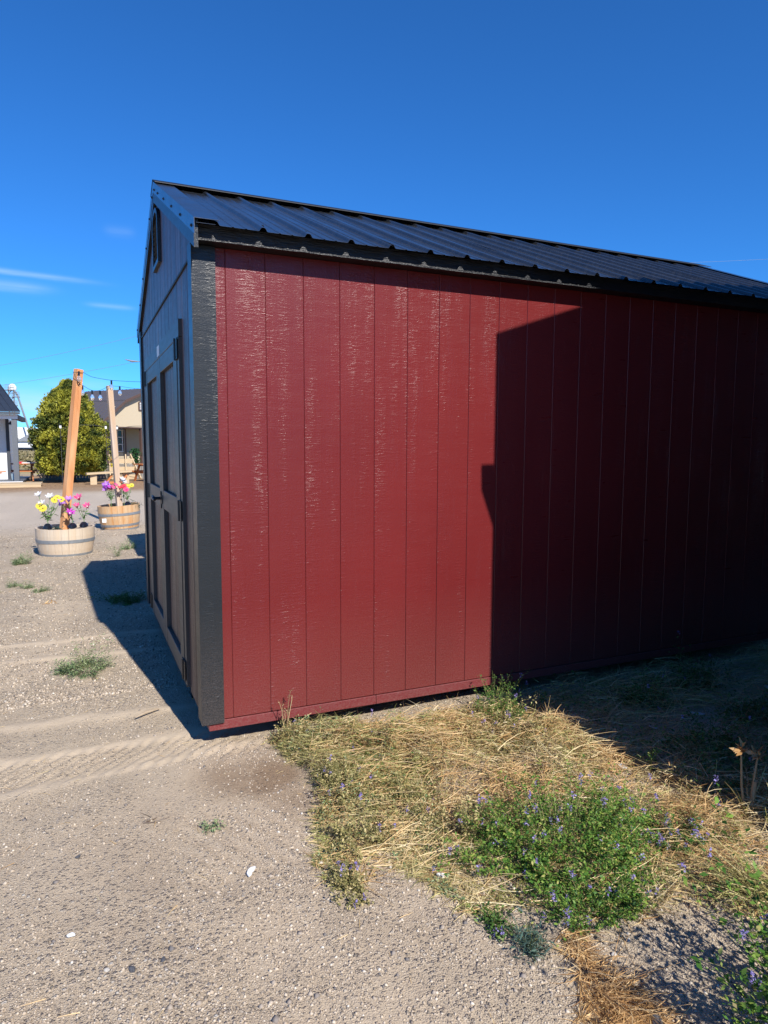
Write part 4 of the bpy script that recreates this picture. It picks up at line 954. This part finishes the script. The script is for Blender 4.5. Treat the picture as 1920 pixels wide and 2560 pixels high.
# ------------------------------------------------------------------ string lights
M['wire'] = simple('dark_cable', (.015, .03, .03), rough=.5)
t = NT('bulb_glass', .05, (.9, .9, .9)); t.b.inputs['Transmission Weight'].default_value = .85; t.b.inputs['IOR'].default_value = 1.2; M['glass'] = t.m
def string(name, label, pts, bulbs):
    o = thing(name, pts[0], label, 'string lights'); MB().tube(pts, .0032, 5).build('cable', M['wire'], o)
    for (x, y, z, s_) in bulbs:
        b = MB().tube([(x, y, z+.01*s_), (x, y, z-.045*s_)], .013*s_, 8).build('socket', M['black'], o)
        X = Matrix.Translation((x, y, z-.045*s_)); MB().lathe([(.010*s_, 0), (.022*s_, -.025*s_), (.026*s_, -.05*s_), (.018*s_, -.075*s_), (0, -.085*s_)], 10, X).build('bulb', M['glass'], o)
def sag(pts, n=6, s_=.0):
    out = []
    for a, b in zip(pts[:-1], pts[1:]):
        for i in range(n):
            u = i/n; p = Vector(a).lerp(Vector(b), u); p.z -= s_*4*u*(1-u); out.append(tuple(p))
    return out+[tuple(pts[-1])]
string('string_lights', 'upper light string from the orange post past the shed gable', sag([(-.58, 7.26, 2.47), (-.44, 7.30, 2.475), (-.32, 7.8, 2.46), (-.03, 8.2, 2.455), (.46, 8.8, 2.50), (1.0, 9.5, 2.6)], 4, .004), [(-.03, 8.2, 2.44, 1.1), (-.50, 7.24, 2.47, 1.1)])
string('string_lights', 'sagging light string between the two timber posts', sag([(-.57, 7.27, 2.47), (-.52, 7.25, 2.34), (-.44, 8.0, 2.34), (-.31, 8.8, 2.33), (-.17, 9.3, 2.37), (.02, 10.18, 2.53), (.23, 10.8, 2.57), (.75, 12.0, 2.62)], 4, .006), [(-.455, 8.0, 2.33, 1.1), (-.305, 8.8, 2.32, 1.2), (-.17, 9.3, 2.35, 1.2), (.23, 10.8, 2.555, 1.3)])

# ------------------------------------------------------------------ juniper
M['juniper'] = leafmat('juniper_foliage', [(0, (.012, .026, .008)), (.35, (.040, .068, .016)), (.75, (.13, .17, .032)), (1, (.28, .28, .05))], .6, .2, pos=(1.9, (.40, .38, .045)))
M['bark'] = simple('brown_bark', (.10, .065, .04), (.05, .035, .025), .9, 12, bump=.03, bs=30)
def juniper():
    cx, cy = -.86, 27.6; o = thing('juniper_tree', (cx, cy, GZ), 'dense egg-shaped golden green juniper behind the orange timber post', 'tree')
    tr = MB(); tr.tube([(cx, cy, GZ), (cx+.05, cy, .6), (cx, cy+.05, 1.6), (cx, cy, 3.0)], [.16, .13, .09, .03], 9)
    rg = np.random.default_rng(77)
    for i in range(14):
        a = rg.uniform(0, 6.28); z = rg.uniform(.2, 2.4); l_ = rg.uniform(.5, 1.0)*(1-.2*z/2.4); tr.tube([(cx, cy, z), (cx+math.cos(a)*l_*.5, cy+math.sin(a)*l_*.5, z+.25), (cx+math.cos(a)*l_, cy+math.sin(a)*l_, z+.6)], [.045, .03, .012], 6)
    tr.build('trunk', M['bark'], o)
    n = 3400; u = rg.random(n)**1.05; z = .22+3.75*u
    rad = 1.36*np.clip(1-(np.abs(u-.30)/.72)**1.5, 0, 1)**.85; rad = np.where(u < .30, 1.36*np.clip(1-((u-.30)/.46)**2, .1, 1)**.8, rad)
    a = rg.uniform(0, 2*math.pi, n); lump = 1+.50*smooth_noise(a*2.6+9, z*2.3, 1, 91)+.34*smooth_noise(a*7+9, z*5, 1, 92)
    r = rad*lump*(1-.35*rg.random(n)**2.5)
    ctr = np.stack([cx+r*np.cos(a), cy+r*np.sin(a), z], -1); m_ = 26
    out = np.stack([np.cos(a), np.sin(a), .7+.5*u], -1); out /= np.linalg.norm(out, axis=1)[:, None]
    P = np.repeat(ctr, m_, 0)+rg.normal(0, .045, (n*m_, 3)); D = np.repeat(out, m_, 0)+rg.normal(0, .5, (n*m_, 3)); D /= np.linalg.norm(D, axis=1)[:, None]
    S_ = np.cross(D, rg.normal(0, 1, (n*m_, 3))); S_ /= np.linalg.norm(S_, axis=1)[:, None]; L = rg.uniform(.05, .12, n*m_)[:, None]; w = L*.30
    V = np.stack([P, P+D*L*.55+S_*w, P+D*L, P+D*L*.55-S_*w], 1).reshape(-1, 3); Fc = np.arange(n*m_*4).reshape(-1, 4)
    raw('crown', V, Fc, M['juniper'], o, kind='stuff')
    Vc = []; Fk = []; ico = MB().lathe([(.05, .45), (.85, .8), (1.05, 1.3), (.88, 2.0), (.62, 2.8), (.28, 3.4), (.02, 3.6)], 18, Matrix.Translation((cx, cy, 0)))
    raw('crown_core', ico.v, ico.f, simple('inner_twigs', (.022, .022, .012), (.012, .014, .008), .95), o)
juniper()

# garden arches with lanterns
M['trellis'] = simple('black_iron', (.03, .03, .03), rough=.5)
def arch(x0, x1, y, h, label, lamps):
    o = thing('garden_arch', ((x0+x1)/2, y, GZ), label, 'garden arch'); 
    for xx in (x0, x1):
        b = MB()
        for dx in (0, .26): b.tube([(xx+dx, y, GZ), (xx+dx, y, h-.1)], .011, 5)
        b.build('upright', M['trellis'], o); r_ = MB()
        for i in range(8): r_.tube([(xx, y, GZ+.15+i*.29), (xx+.26, y, GZ+.15+i*.29)], .008, 4)
        r_.build('rungs', M['trellis'], o)
        if lamps:
            l_ = MB().box(xx-.035, xx+.035, y-.035, y+.035, h-.08, h+.03).build('lantern', M['paper'], o); MB().lathe([(.055, 0), (.0, .05)], 8, Matrix.Translation((xx, y, h+.031))).build('lantern_cap', M['black'], l_)
    b = MB(); pts = []
    for i in range(13): a = math.pi*i/12; pts.append(((x0+x1)/2+.13-(x1-x0)/2*math.cos(a), y, h-.1+.16*math.sin(a)))
    b.tube(pts, .011, 5); b.build('hoop', M['trellis'], o)
arch(-1.17, .47, 26.0, 2.14, 'thin black iron garden arch with small lanterns before the juniper', True)
arch(.92, 2.4, 26.6, 2.14, 'thin black iron garden arch before the window of the tan building', True)

# ------------------------------------------------------------------ tan building
M['tan'] = simple('tan_stucco', (.54, .45, .31), (.50, .41, .28), .85, 30)
M['tan_dark'] = simple('olive_grey_wall', (.34, .31, .24), (.30, .27, .21), .85, 30)
M['brown'] = simple('brown_trim', (.11, .065, .05), (.085, .05, .04), .6, 20)
M['roofbrown'] = simple('brown_grey_roof_metal', (.10, .088, .088), (.085, .075, .078), .45, 8)
M['window'] = simple('dark_window_glass', (.02, .025, .035), rough=.08)
M['white'] = simple('white_paint', (.74, .74, .73), (.66, .66, .66), .55, 10)
M['pine'] = wood('pale_pine', (.56, .43, .27), (.46, .33, .19), None, .7, axis=0, knots=False)
M['redwood'] = wood('orange_stained_wood', (.50, .17, .055), (.38, .11, .035), (.55, .22, .08), .6, axis=0, knots=False)
tb = thing('building', (3.02, 36, GZ), 'tan building with dark metal roof, porch and round-topped vent behind the juniper', 'building')
TX_ = Matrix.Translation((3.02, 36, 0)) @ Matrix.Rotation(R(37.7), 4, 'Z')
gl = [(-3.05, 2.72), (-2.3, 3.35), (-1.75, 3.66), (0, 4.36), (1.75, 3.66), (2.3, 3.35), (3.05, 2.72)]
MB().prism([(-3.0, 2.36)]+gl+[(3.0, 2.36)], 0, .12, 'y', TX_).build('gable_wall', M['tan'], tb)
MB().box(-2.855, 2.9, 1.7, 4.85, GZ, 2.7, TX_).build('porch_wall', M['tan_dark'], tb)
MB().box(-2.9, 2.9, 1.62, 1.698, GZ, 1.0, TX_).build('wainscot', M['tan'], tb)
MB().box(-2.98, -2.86, .13, 4.9, GZ, 2.7, TX_).build('side_wall', M['tan_dark'], tb)
MB().box(-3.0, 3.0, .0, 1.69, 2.30, 2.355, TX_).build('porch_ceiling', M['brown'], tb)
MB().box(-.38, -.20, 1.58, 1.61, GZ, 2.29, TX_).build('door_frame', M['brown'], tb)
for c in (-2.9, -.55, 2.75): MB().box(c, c+.18, .02, .18, GZ, 2.30, TX_).build('column', M['brown'], tb)
for s_ in (-1, 1):
    for (x0, z0), (x1, z1) in (((-3.25, 2.56), (-1.72, 3.72)), ((-1.80, 3.70), (0, 4.44))):
        MB().prism([(s_*-x0 if s_ > 0 else x0, z0), (s_*-x1 if s_ > 0 else x1, z1), (s_*-x1 if s_ > 0 else x1, z1+.05), (s_*-x0 if s_ > 0 else x0, z0+.05)], -.25, 5.0, 'y', TX_).build('roof', M['roofbrown'], tb)
        for i in range(17):
            yy = -.2+i*.31; MB_ = MB(); xa, xb = (x0, x1) if s_ < 0 else (-x0, -x1); MB_.bar(tuple(TX_ @ Vector((xa, yy, z0+.055))), tuple(TX_ @ Vector((xb, yy, z1+.055))), .03, .03)
            if s_ < 0: MB_.build('roof_rib', M['roofbrown'], tb)
    MB().prism([(s_*3.2, 2.50), (s_*1.77, 3.60), (s_*1.77, 3.72), (s_*3.26, 2.58)], -.27, -.24, 'y', TX_).build('rake_trim', M['brown'], tb)
    MB().prism([(s_*1.8, 3.60), (0, 4.33), (0, 4.46), (s_*1.8, 3.74)], -.27, -.24, 'y', TX_).build('rake_trim', M['brown'], tb)
vn = MB().prism([(-.72, 3.25), (-.22, 3.25), (-.22, 3.68), (-.47, 3.85), (-.72, 3.68)], -.06, -.005, 'y', TX_).build('vent', M['brown'], tb)
for i in range(4): MB().box(-.66, -.28, -.075, -.062, 3.32+i*.1, 3.375+i*.1, TX_).build('louvre', M['white'], vn)
wf = MB().box(-1.50, -.50, 1.55, 1.61, 1.02, 2.28, TX_).build('window', M['window'], tb)
for xx in (-1.50, -1.18, -.87, -.55): MB().box(xx, xx+.05, 1.52, 1.549, 1.02, 2.25, TX_).build('frame', M['white'], wf)
for zz in (1.02, 1.42, 1.81, 2.20): MB().box(-1.50, -.50, 1.49, 1.519, zz, zz+.05, TX_).build('frame', M['white'], wf)

# things in front of it
def slabs(o, lst, mat, name):
    for (p, q, w, h) in lst: MB().bar(p, q, w, h).build(name, mat, o)
be = thing('bench', (.4, 25.6, GZ), 'long pale wooden bench in front of the tan building', 'bench')
slabs(be, [((-.32, 25.35, .29), (1.35, 25.75, .36), .20, .07), ((-.30, 25.6, .29), (1.33, 26.0, .36), .20, .07)], M['pine'], 'seat_board')
slabs(be, [((-.06, 25.5, GZ), (-.06, 25.5, .26), .24, .12), ((1.15, 25.85, GZ), (1.15, 25.85, .30), .24, .12)], M['pine'], 'leg')
slabs(be, [((.40, 25.6, GZ+.04), (.62, 25.65, .22), .10, .06), ((.98, 25.7, GZ+.04), (1.18, 25.75, .22), .10, .06), ((.5, 25.65, GZ+.06), (1.05, 25.75, GZ+.06), .06, .08)], M['redwood'], 'brace')
sh = thing('plant_stand', (1.5, 29.6, GZ), 'stepped pale wooden plant stand before the tan building', 'shelf')
for i, (z, d) in enumerate(((.05, 0), (.40, .3), (.76, .55))): slabs(sh, [((.72, 29.3+d, z), (1.75, 29.5+d, z), .30, .04), ((.74, 29.16+d, z-.09), (1.75, 29.36+d, z-.09), .03, .17)], M['pine'], 'shelf_board')
slabs(sh, [((1.98, 29.1, GZ), (1.62, 30.2, .95), .05, .14), ((.70, 29.0, GZ), (.72, 30.1, .95), .05, .14), ((1.35, 29.1, GZ), (1.42, 30.1, .95), .05, .12)], M['pine'], 'side_board')
fl = thing('potted_flower', (.83, 29.6, .42), 'yellow sunflower pot on the pale wooden plant stand', 'potted plant')
MB().lathe([(.07, 0), (.10, .16), (.09, .16), (.0, .14)], 12, Matrix.Translation((.83, 29.6, .42))).build('pot', FM['yellow'], fl)
rg = np.random.default_rng(3)
V, Fc = leaflets(np.array([.84, 29.5, .78])+rg.normal(0, .05, (120, 3)), .09, 9, 1, .5); raw('petals', V, Fc, simple('sunflower_petal', (.75, .42, .02), rough=.5), fl, kind='stuff')
iv = thing('topiary', (1.93, 31.4, GZ), 'slim green leafy column plant by the brown porch column', 'plant')
V, Fc = leaflets(np.stack([1.93+rg.normal(0, .10, 1600), 31.4+rg.normal(0, .10, 1600), rg.uniform(.12, 1.22, 1600)], -1), .08, 12, 1, .6); raw('foliage', V, Fc, leafmat('ivy_leaves', [(0, (.015, .06, .02)), (.6, (.04, .14, .04)), (1, (.12, .28, .10))]), iv, kind='stuff')
MB().lathe([(.10, 0), (.13, .26), (0, .25)], 12, Matrix.Translation((1.93, 31.4, GZ))).build('pot', M['core'], iv)
MB().tube([(1.93, 31.4, .1), (1.93, 31.4, 1.1)], .02, 6).build('stem', M['bark'], iv)
def picnic(x, y, label, ang, s_=1.0, name='picnic_table'):
    o = thing(name, (x, y, GZ), label, 'picnic table', 'orange stained picnic tables'); X = Matrix.Translation((x, y, GZ)) @ Matrix.Rotation(ang, 4, 'Z')
    for i in range(5): MB().box(-.85*s_, .85*s_, -.36+i*.147, -.36+i*.147+.138, .72, .76, X).build('table_board', M['redwood'], o)
    for sd in (-1, 1):
        for k in (0, 1): MB().box(-.85*s_, .85*s_, sd*.62-.14+k*.145, sd*.62-.14+k*.145+.138, .42, .46, X).build('seat_board', M['redwood'], o)
    for e in (-1, 1):
        xx = e*.62*s_
        for sd in (-1, 1): MB().bar(tuple(X @ Vector((xx, sd*.62, 0))), tuple(X @ Vector((xx, sd*.22, .715))), .045, .10).build('leg', M['redwood'], o)
        MB().bar(tuple(X @ Vector((xx+.05, -.75, .39))), tuple(X @ Vector((xx+.05, .75, .39))), .045, .09).build('cross_beam', M['redwood'], o)
        MB().bar(tuple(X @ Vector((xx+.05, -.36, .69))), tuple(X @ Vector((xx+.05, .36, .69))), .045, .06).build('cross_beam', M['redwood'], o)
    return o
picnic(-3.05, 29.4, 'orange picnic table beside the white porch at the far left', .12)
picnic(2.45, 27.4, 'orange picnic table half hidden by the shed door side', .5)
bx = thing('goods', (-2.55, 29.35, .62), 'red and white goods piled on the left picnic table', 'goods')
MB().box(-2.78, -2.3, 29.1, 29.5, .625, .66).build('white_box', M['white'], bx); MB().box(-2.6, -2.42, 29.2, 29.4, .662, .72).build('dark_box', M['black'], bx)
MB().box(-2.95, -2.74, 29.2, 29.45, .625, .69).build('red_box', FM['red'], bx)
sm2_ = thing('slide_chair', (-1.9, 28.2, GZ), 'low wooden rocking chair frame left of the juniper', 'chair')
slabs(sm2_, [((-2.18, 28.2, .30), (-1.98, 28.2, GZ+.03), .12, .05), ((-1.98, 28.2, GZ+.03), (-1.80, 28.2, .50), .10, .06), ((-2.1, 28.6, .30), (-1.9, 28.6, GZ+.03), .12, .05)], M['pine'], 'side_board')
slabs(sm2_, [((-2.12, 28.15, .12), (-2.12, 28.65, .12), .14, .03), ((-1.85, 28.15, .30), (-1.85, 28.65, .30), .12, .03)], M['pine'], 'seat_board')
# grey board fence behind the juniper
fe = thing('fence', (-.6, 29.8, GZ), 'weathered grey board fence standing behind the juniper', 'fence')
M['fence'] = wood('grey_fence_wood', (.27, .25, .22), (.19, .175, .155), None, .85, axis=2, knots=False)
for i in range(34):
    xx = -2.05+i*.125; hh = .55+.01*math.sin(i*2.3); MB().box(xx, xx+.112, 29.8+.02*math.sin(i), 29.83+.02*math.sin(i), GZ, hh+(0 if i > 2 else .1)).build('board', M['fence'], fe)
for zz in (.0, .4): MB().box(-2.05, 2.1, 29.865, 29.90, zz, zz+.08).build('rail', M['fence'], fe)

# ------------------------------------------------------------------ white porch at the left edge
M['greyp'] = simple('grey_post_paint', (.115, .125, .14), (.095, .105, .12), .6, 10)
M['dgreyp'] = simple('dark_post_paint', (.045, .05, .06), rough=.6)
pb = thing('shed', (-4.6, 29, GZ), 'white porch shed with navy metal roof and grey posts at the left edge', 'shed')
MB().box(-7.6, -3.27, 28.6, 31.5, -.02, 2.5).build('wall', M['white'], pb)
MB().box(-3.268, -3.15, 28.52, 28.64, -.02, 2.5).build('corner_post', M['dgreyp'], pb)
MB().box(-2.93, -2.74, 27.0, 27.19, -.02, 2.42).build('post', M['greyp'], pb)
MB().box(-7.6, -2.70, 26.96, 27.10, 2.42, 2.60).build('beam', M['white'], pb)
MB().box(-2.86, -2.70, 27.11, 31.4, 2.42, 2.60).build('beam', M['greyp'], pb)
MB().box(-7.6, -2.62, 26.85, 31.5, -.09, -.021).build('porch_floor', M['greyp'], pb)
MB().box(-7.6, -2.615, 26.82, 26.849, GZ, -.03).build('floor_rim', M['white'], pb)
MB().box(-7.7, -2.60, 26.74, 26.80, 2.60, 2.68).build('fascia', M['dgreyp'], pb)
M['navy'] = simple('navy_roof_metal', (.030, .038, .052), (.024, .030, .042), .35, 6)
V = [(-7.8, 26.72, 2.69), (-2.58, 26.72, 2.69), (-3.75, 29.6, 4.35), (-7.8, 29.6, 4.35), (-7.8, 26.72, 2.73), (-2.58, 26.72, 2.73), (-3.75, 29.6, 4.39), (-7.8, 29.6, 4.39)]
raw('roof', V, [(3, 2, 1, 0), (4, 5, 6, 7), (0, 1, 5, 4), (1, 2, 6, 5), (2, 3, 7, 6), (3, 0, 4, 7)], M['navy'], pb)
for i in range(14):
    f = i*.23; MB().bar((-2.62-f, 26.75, 2.745), (-3.77-f, 29.58, 4.405), .035, .03).build('roof_rib', M['navy'], pb)
lp = MB().lathe([(.02, .12), (.09, 0), (.02, -.02)], 10, Matrix.Translation((-3.08, 28.5, 2.25))).build('lamp', M['dgreyp'], pb)
bk = thing('bucket', (-2.98, 27.9, -.02), 'pale blue grey bucket on the porch floor between the posts', 'bucket')
MB().lathe([(0, 0), (.09, 0), (.11, .26), (.10, .26), (.085, .02), (0, .02)], 16, Matrix.Translation((-3.0, 27.9, -.019))).build('body', simple('pale_blue_plastic', (.33, .42, .46), rough=.5), bk)
dk = thing('deck', (-3.2, 24.8, GZ), 'low pale timber deck step in front of the white porch', 'deck')
for i in range(9): MB().box(-7, -1.86, 24.45+i*.15, 24.59+i*.15, -.04, -.005).build('deck_board', M['pine'], dk)
MB().box(-7, -1.865, 24.46, 24.50, -.30, -.041).build('rim_board', M['pine'], dk)

# ------------------------------------------------------------------ far away
M['fwhite'] = simple('far_white_metal', (.78, .79, .80), (.70, .72, .74), .6, .3)
M['farsteel'] = simple('far_grey_steel', (.20, .215, .24), (.15, .16, .18), .6, 2)
fw = thing('warehouse', (-12, 152, 1), 'long white farm building far off behind the white porch', 'building')
MB().prism([(-22, .9), (-22, 4.4), (-13.4, 4.9), (-4, 4.45), (-4, .9)], 152, 166, 'y').build('wall', M['fwhite'], fw)
for xx in (-12.9, -11.9): MB().box(xx, xx+.35, 151.9, 151.99, 1.2, 2.6).build('door', M['farsteel'], fw)
fh = thing('house', (-9.7, 140, 1), 'low grey-roofed house far off between porch and juniper', 'building')
MB().box(-10.9, -6.5, 140, 145, .8, 1.95).build('wall', M['fwhite'], fh); MB().prism([(-11.2, 1.95), (-9.3, 3.05), (-6.5, 3.15), (-6.2, 1.95)], 139.5, 145.5, 'y').build('roof', M['farsteel'], fh)
dm = thing('storage_dome', (-12.2, 138, .6), 'small pale mound beside the far white building', 'building')
MB().lathe([(1.6, 0), (1.3, .55), (.7, .95), (0, 1.1)], 20, Matrix.Translation((-12.2, 138, .9))).build('body', M['fwhite'], dm)
tw_ = thing('grain_elevator', (-12.4, 150, 1), 'grain elevator tower with caged platforms and slanting pipe at the far left', 'tower')
b = MB()
for (dx, dy) in ((-.45, -.45), (.45, -.45), (.45, .45), (-.45, .45)): b.bar((-12.35+dx, 150+dy, .8), (-12.35+dx, 150+dy, 12.2), .16)
for i in range(14):
    z = 1+i*.8; sg = 1 if i % 2 else -1
    for dy in (-.45, .45): b.bar((-12.35-.45*sg, 150+dy, z), (-12.35+.45*sg, 150+dy, z+.8), .09); b.bar((-12.8, 150+dy, z), (-11.9, 150+dy, z), .09)
b.build('lattice', M['farsteel'], tw_)
for (x0, x1, z) in ((-13.45, -11.8, 11.9), (-12.1, -10.9, 10.6), (-12.3, -11.3, 8.9)):
    p = MB().box(x0, x1, 149.2, 150.8, z, z+.12).build('platform', M['farsteel'], tw_); r_ = MB()
    for k in range(7): xx = x0+(x1-x0)*k/6; r_.bar((xx, 149.2, z+.12), (xx, 149.2, z+1.0), .06)
    r_.bar((x0, 149.2, z+.55), (x1, 149.2, z+.55), .06); r_.bar((x0, 149.2, z+1.0), (x1, 149.2, z+1.0), .06); r_.build('railing', M['farsteel'], p)
MB().lathe([(.75, 0), (.75, .6), (.4, 1.1), (0, 1.2)], 14, Matrix.Translation((-12.1, 150, 12.05))).build('head', M['fwhite'], tw_)
MB().tube([(-11.9, 149.5, 12.2), (-11.2, 149.4, 10.9), (-8.9, 148.5, 2.2), (-8.75, 148.4, 1.0)], .17, 8).build('pipe', M['farsteel'], tw_)
# utility wires and a lamp arm
for nm, p, q in (('upper utility wire crossing the sky left of the shed', (-9, 60, 7.05+0), (8, 60, 12.0)), ('lower utility wire crossing the sky left of the shed', (-9, 61, 7.2-1.5), (9, 61, 11.9-1.9))):
    w_ = MB().tube(sag([p, q], 12, .25), .011, 4); raw('utility_wire', w_.v, w_.f, M['farsteel'], loc=p, label=nm, cat='wire')
w_ = MB().tube(sag([(40, 60, 20.4), (95, 60, 27.8)], 12, .3), .014, 4); raw('utility_wire', w_.v, w_.f, simple('pale_wire', (.22, .27, .34)), loc=(55, 60, 22), label='thin utility wire above the far end of the red shed roof', cat='wire')
ls = thing('street_lamp', (4.6, 40, GZ), 'pale street lamp head on a thin arm, peeking out left of the shed', 'street lamp')
MB().tube([(4.6, 40, GZ), (4.6, 40, 5.9), (4.1, 40, 6.25), (2.75, 40, 6.36)], [.09, .06, .03, .02], 8).build('pole', M['farsteel'], ls)
MB().tube([(2.85, 40, 6.35), (2.5, 40, 6.36), (2.15, 40, 6.44)], [.04, .06, .02], 8).build('lamp_head', M['farsteel'], ls)
# scrub in the field beyond
rg = np.random.default_rng(17); n = 900; y = 40+90*rg.random(n); x = -y*.16+rg.uniform(-.1, .16, n)*y; cl = []
for i in range(n):
    k = 10; c = np.array([x[i], y[i], float(ground_h(x[i], y[i]))+.12]); cl.append(leaflets(c+rg.normal(0, .14, (k, 3))*np.array([1.6, 1, .5]), .30, 500+i, .8, .5))
V, Fc = cat(cl); raw('scrub', V, Fc, leafmat('dry_scrub', [(0, (.12, .12, .05)), (.5, (.28, .23, .11)), (1, (.42, .34, .18))]), kind='stuff')
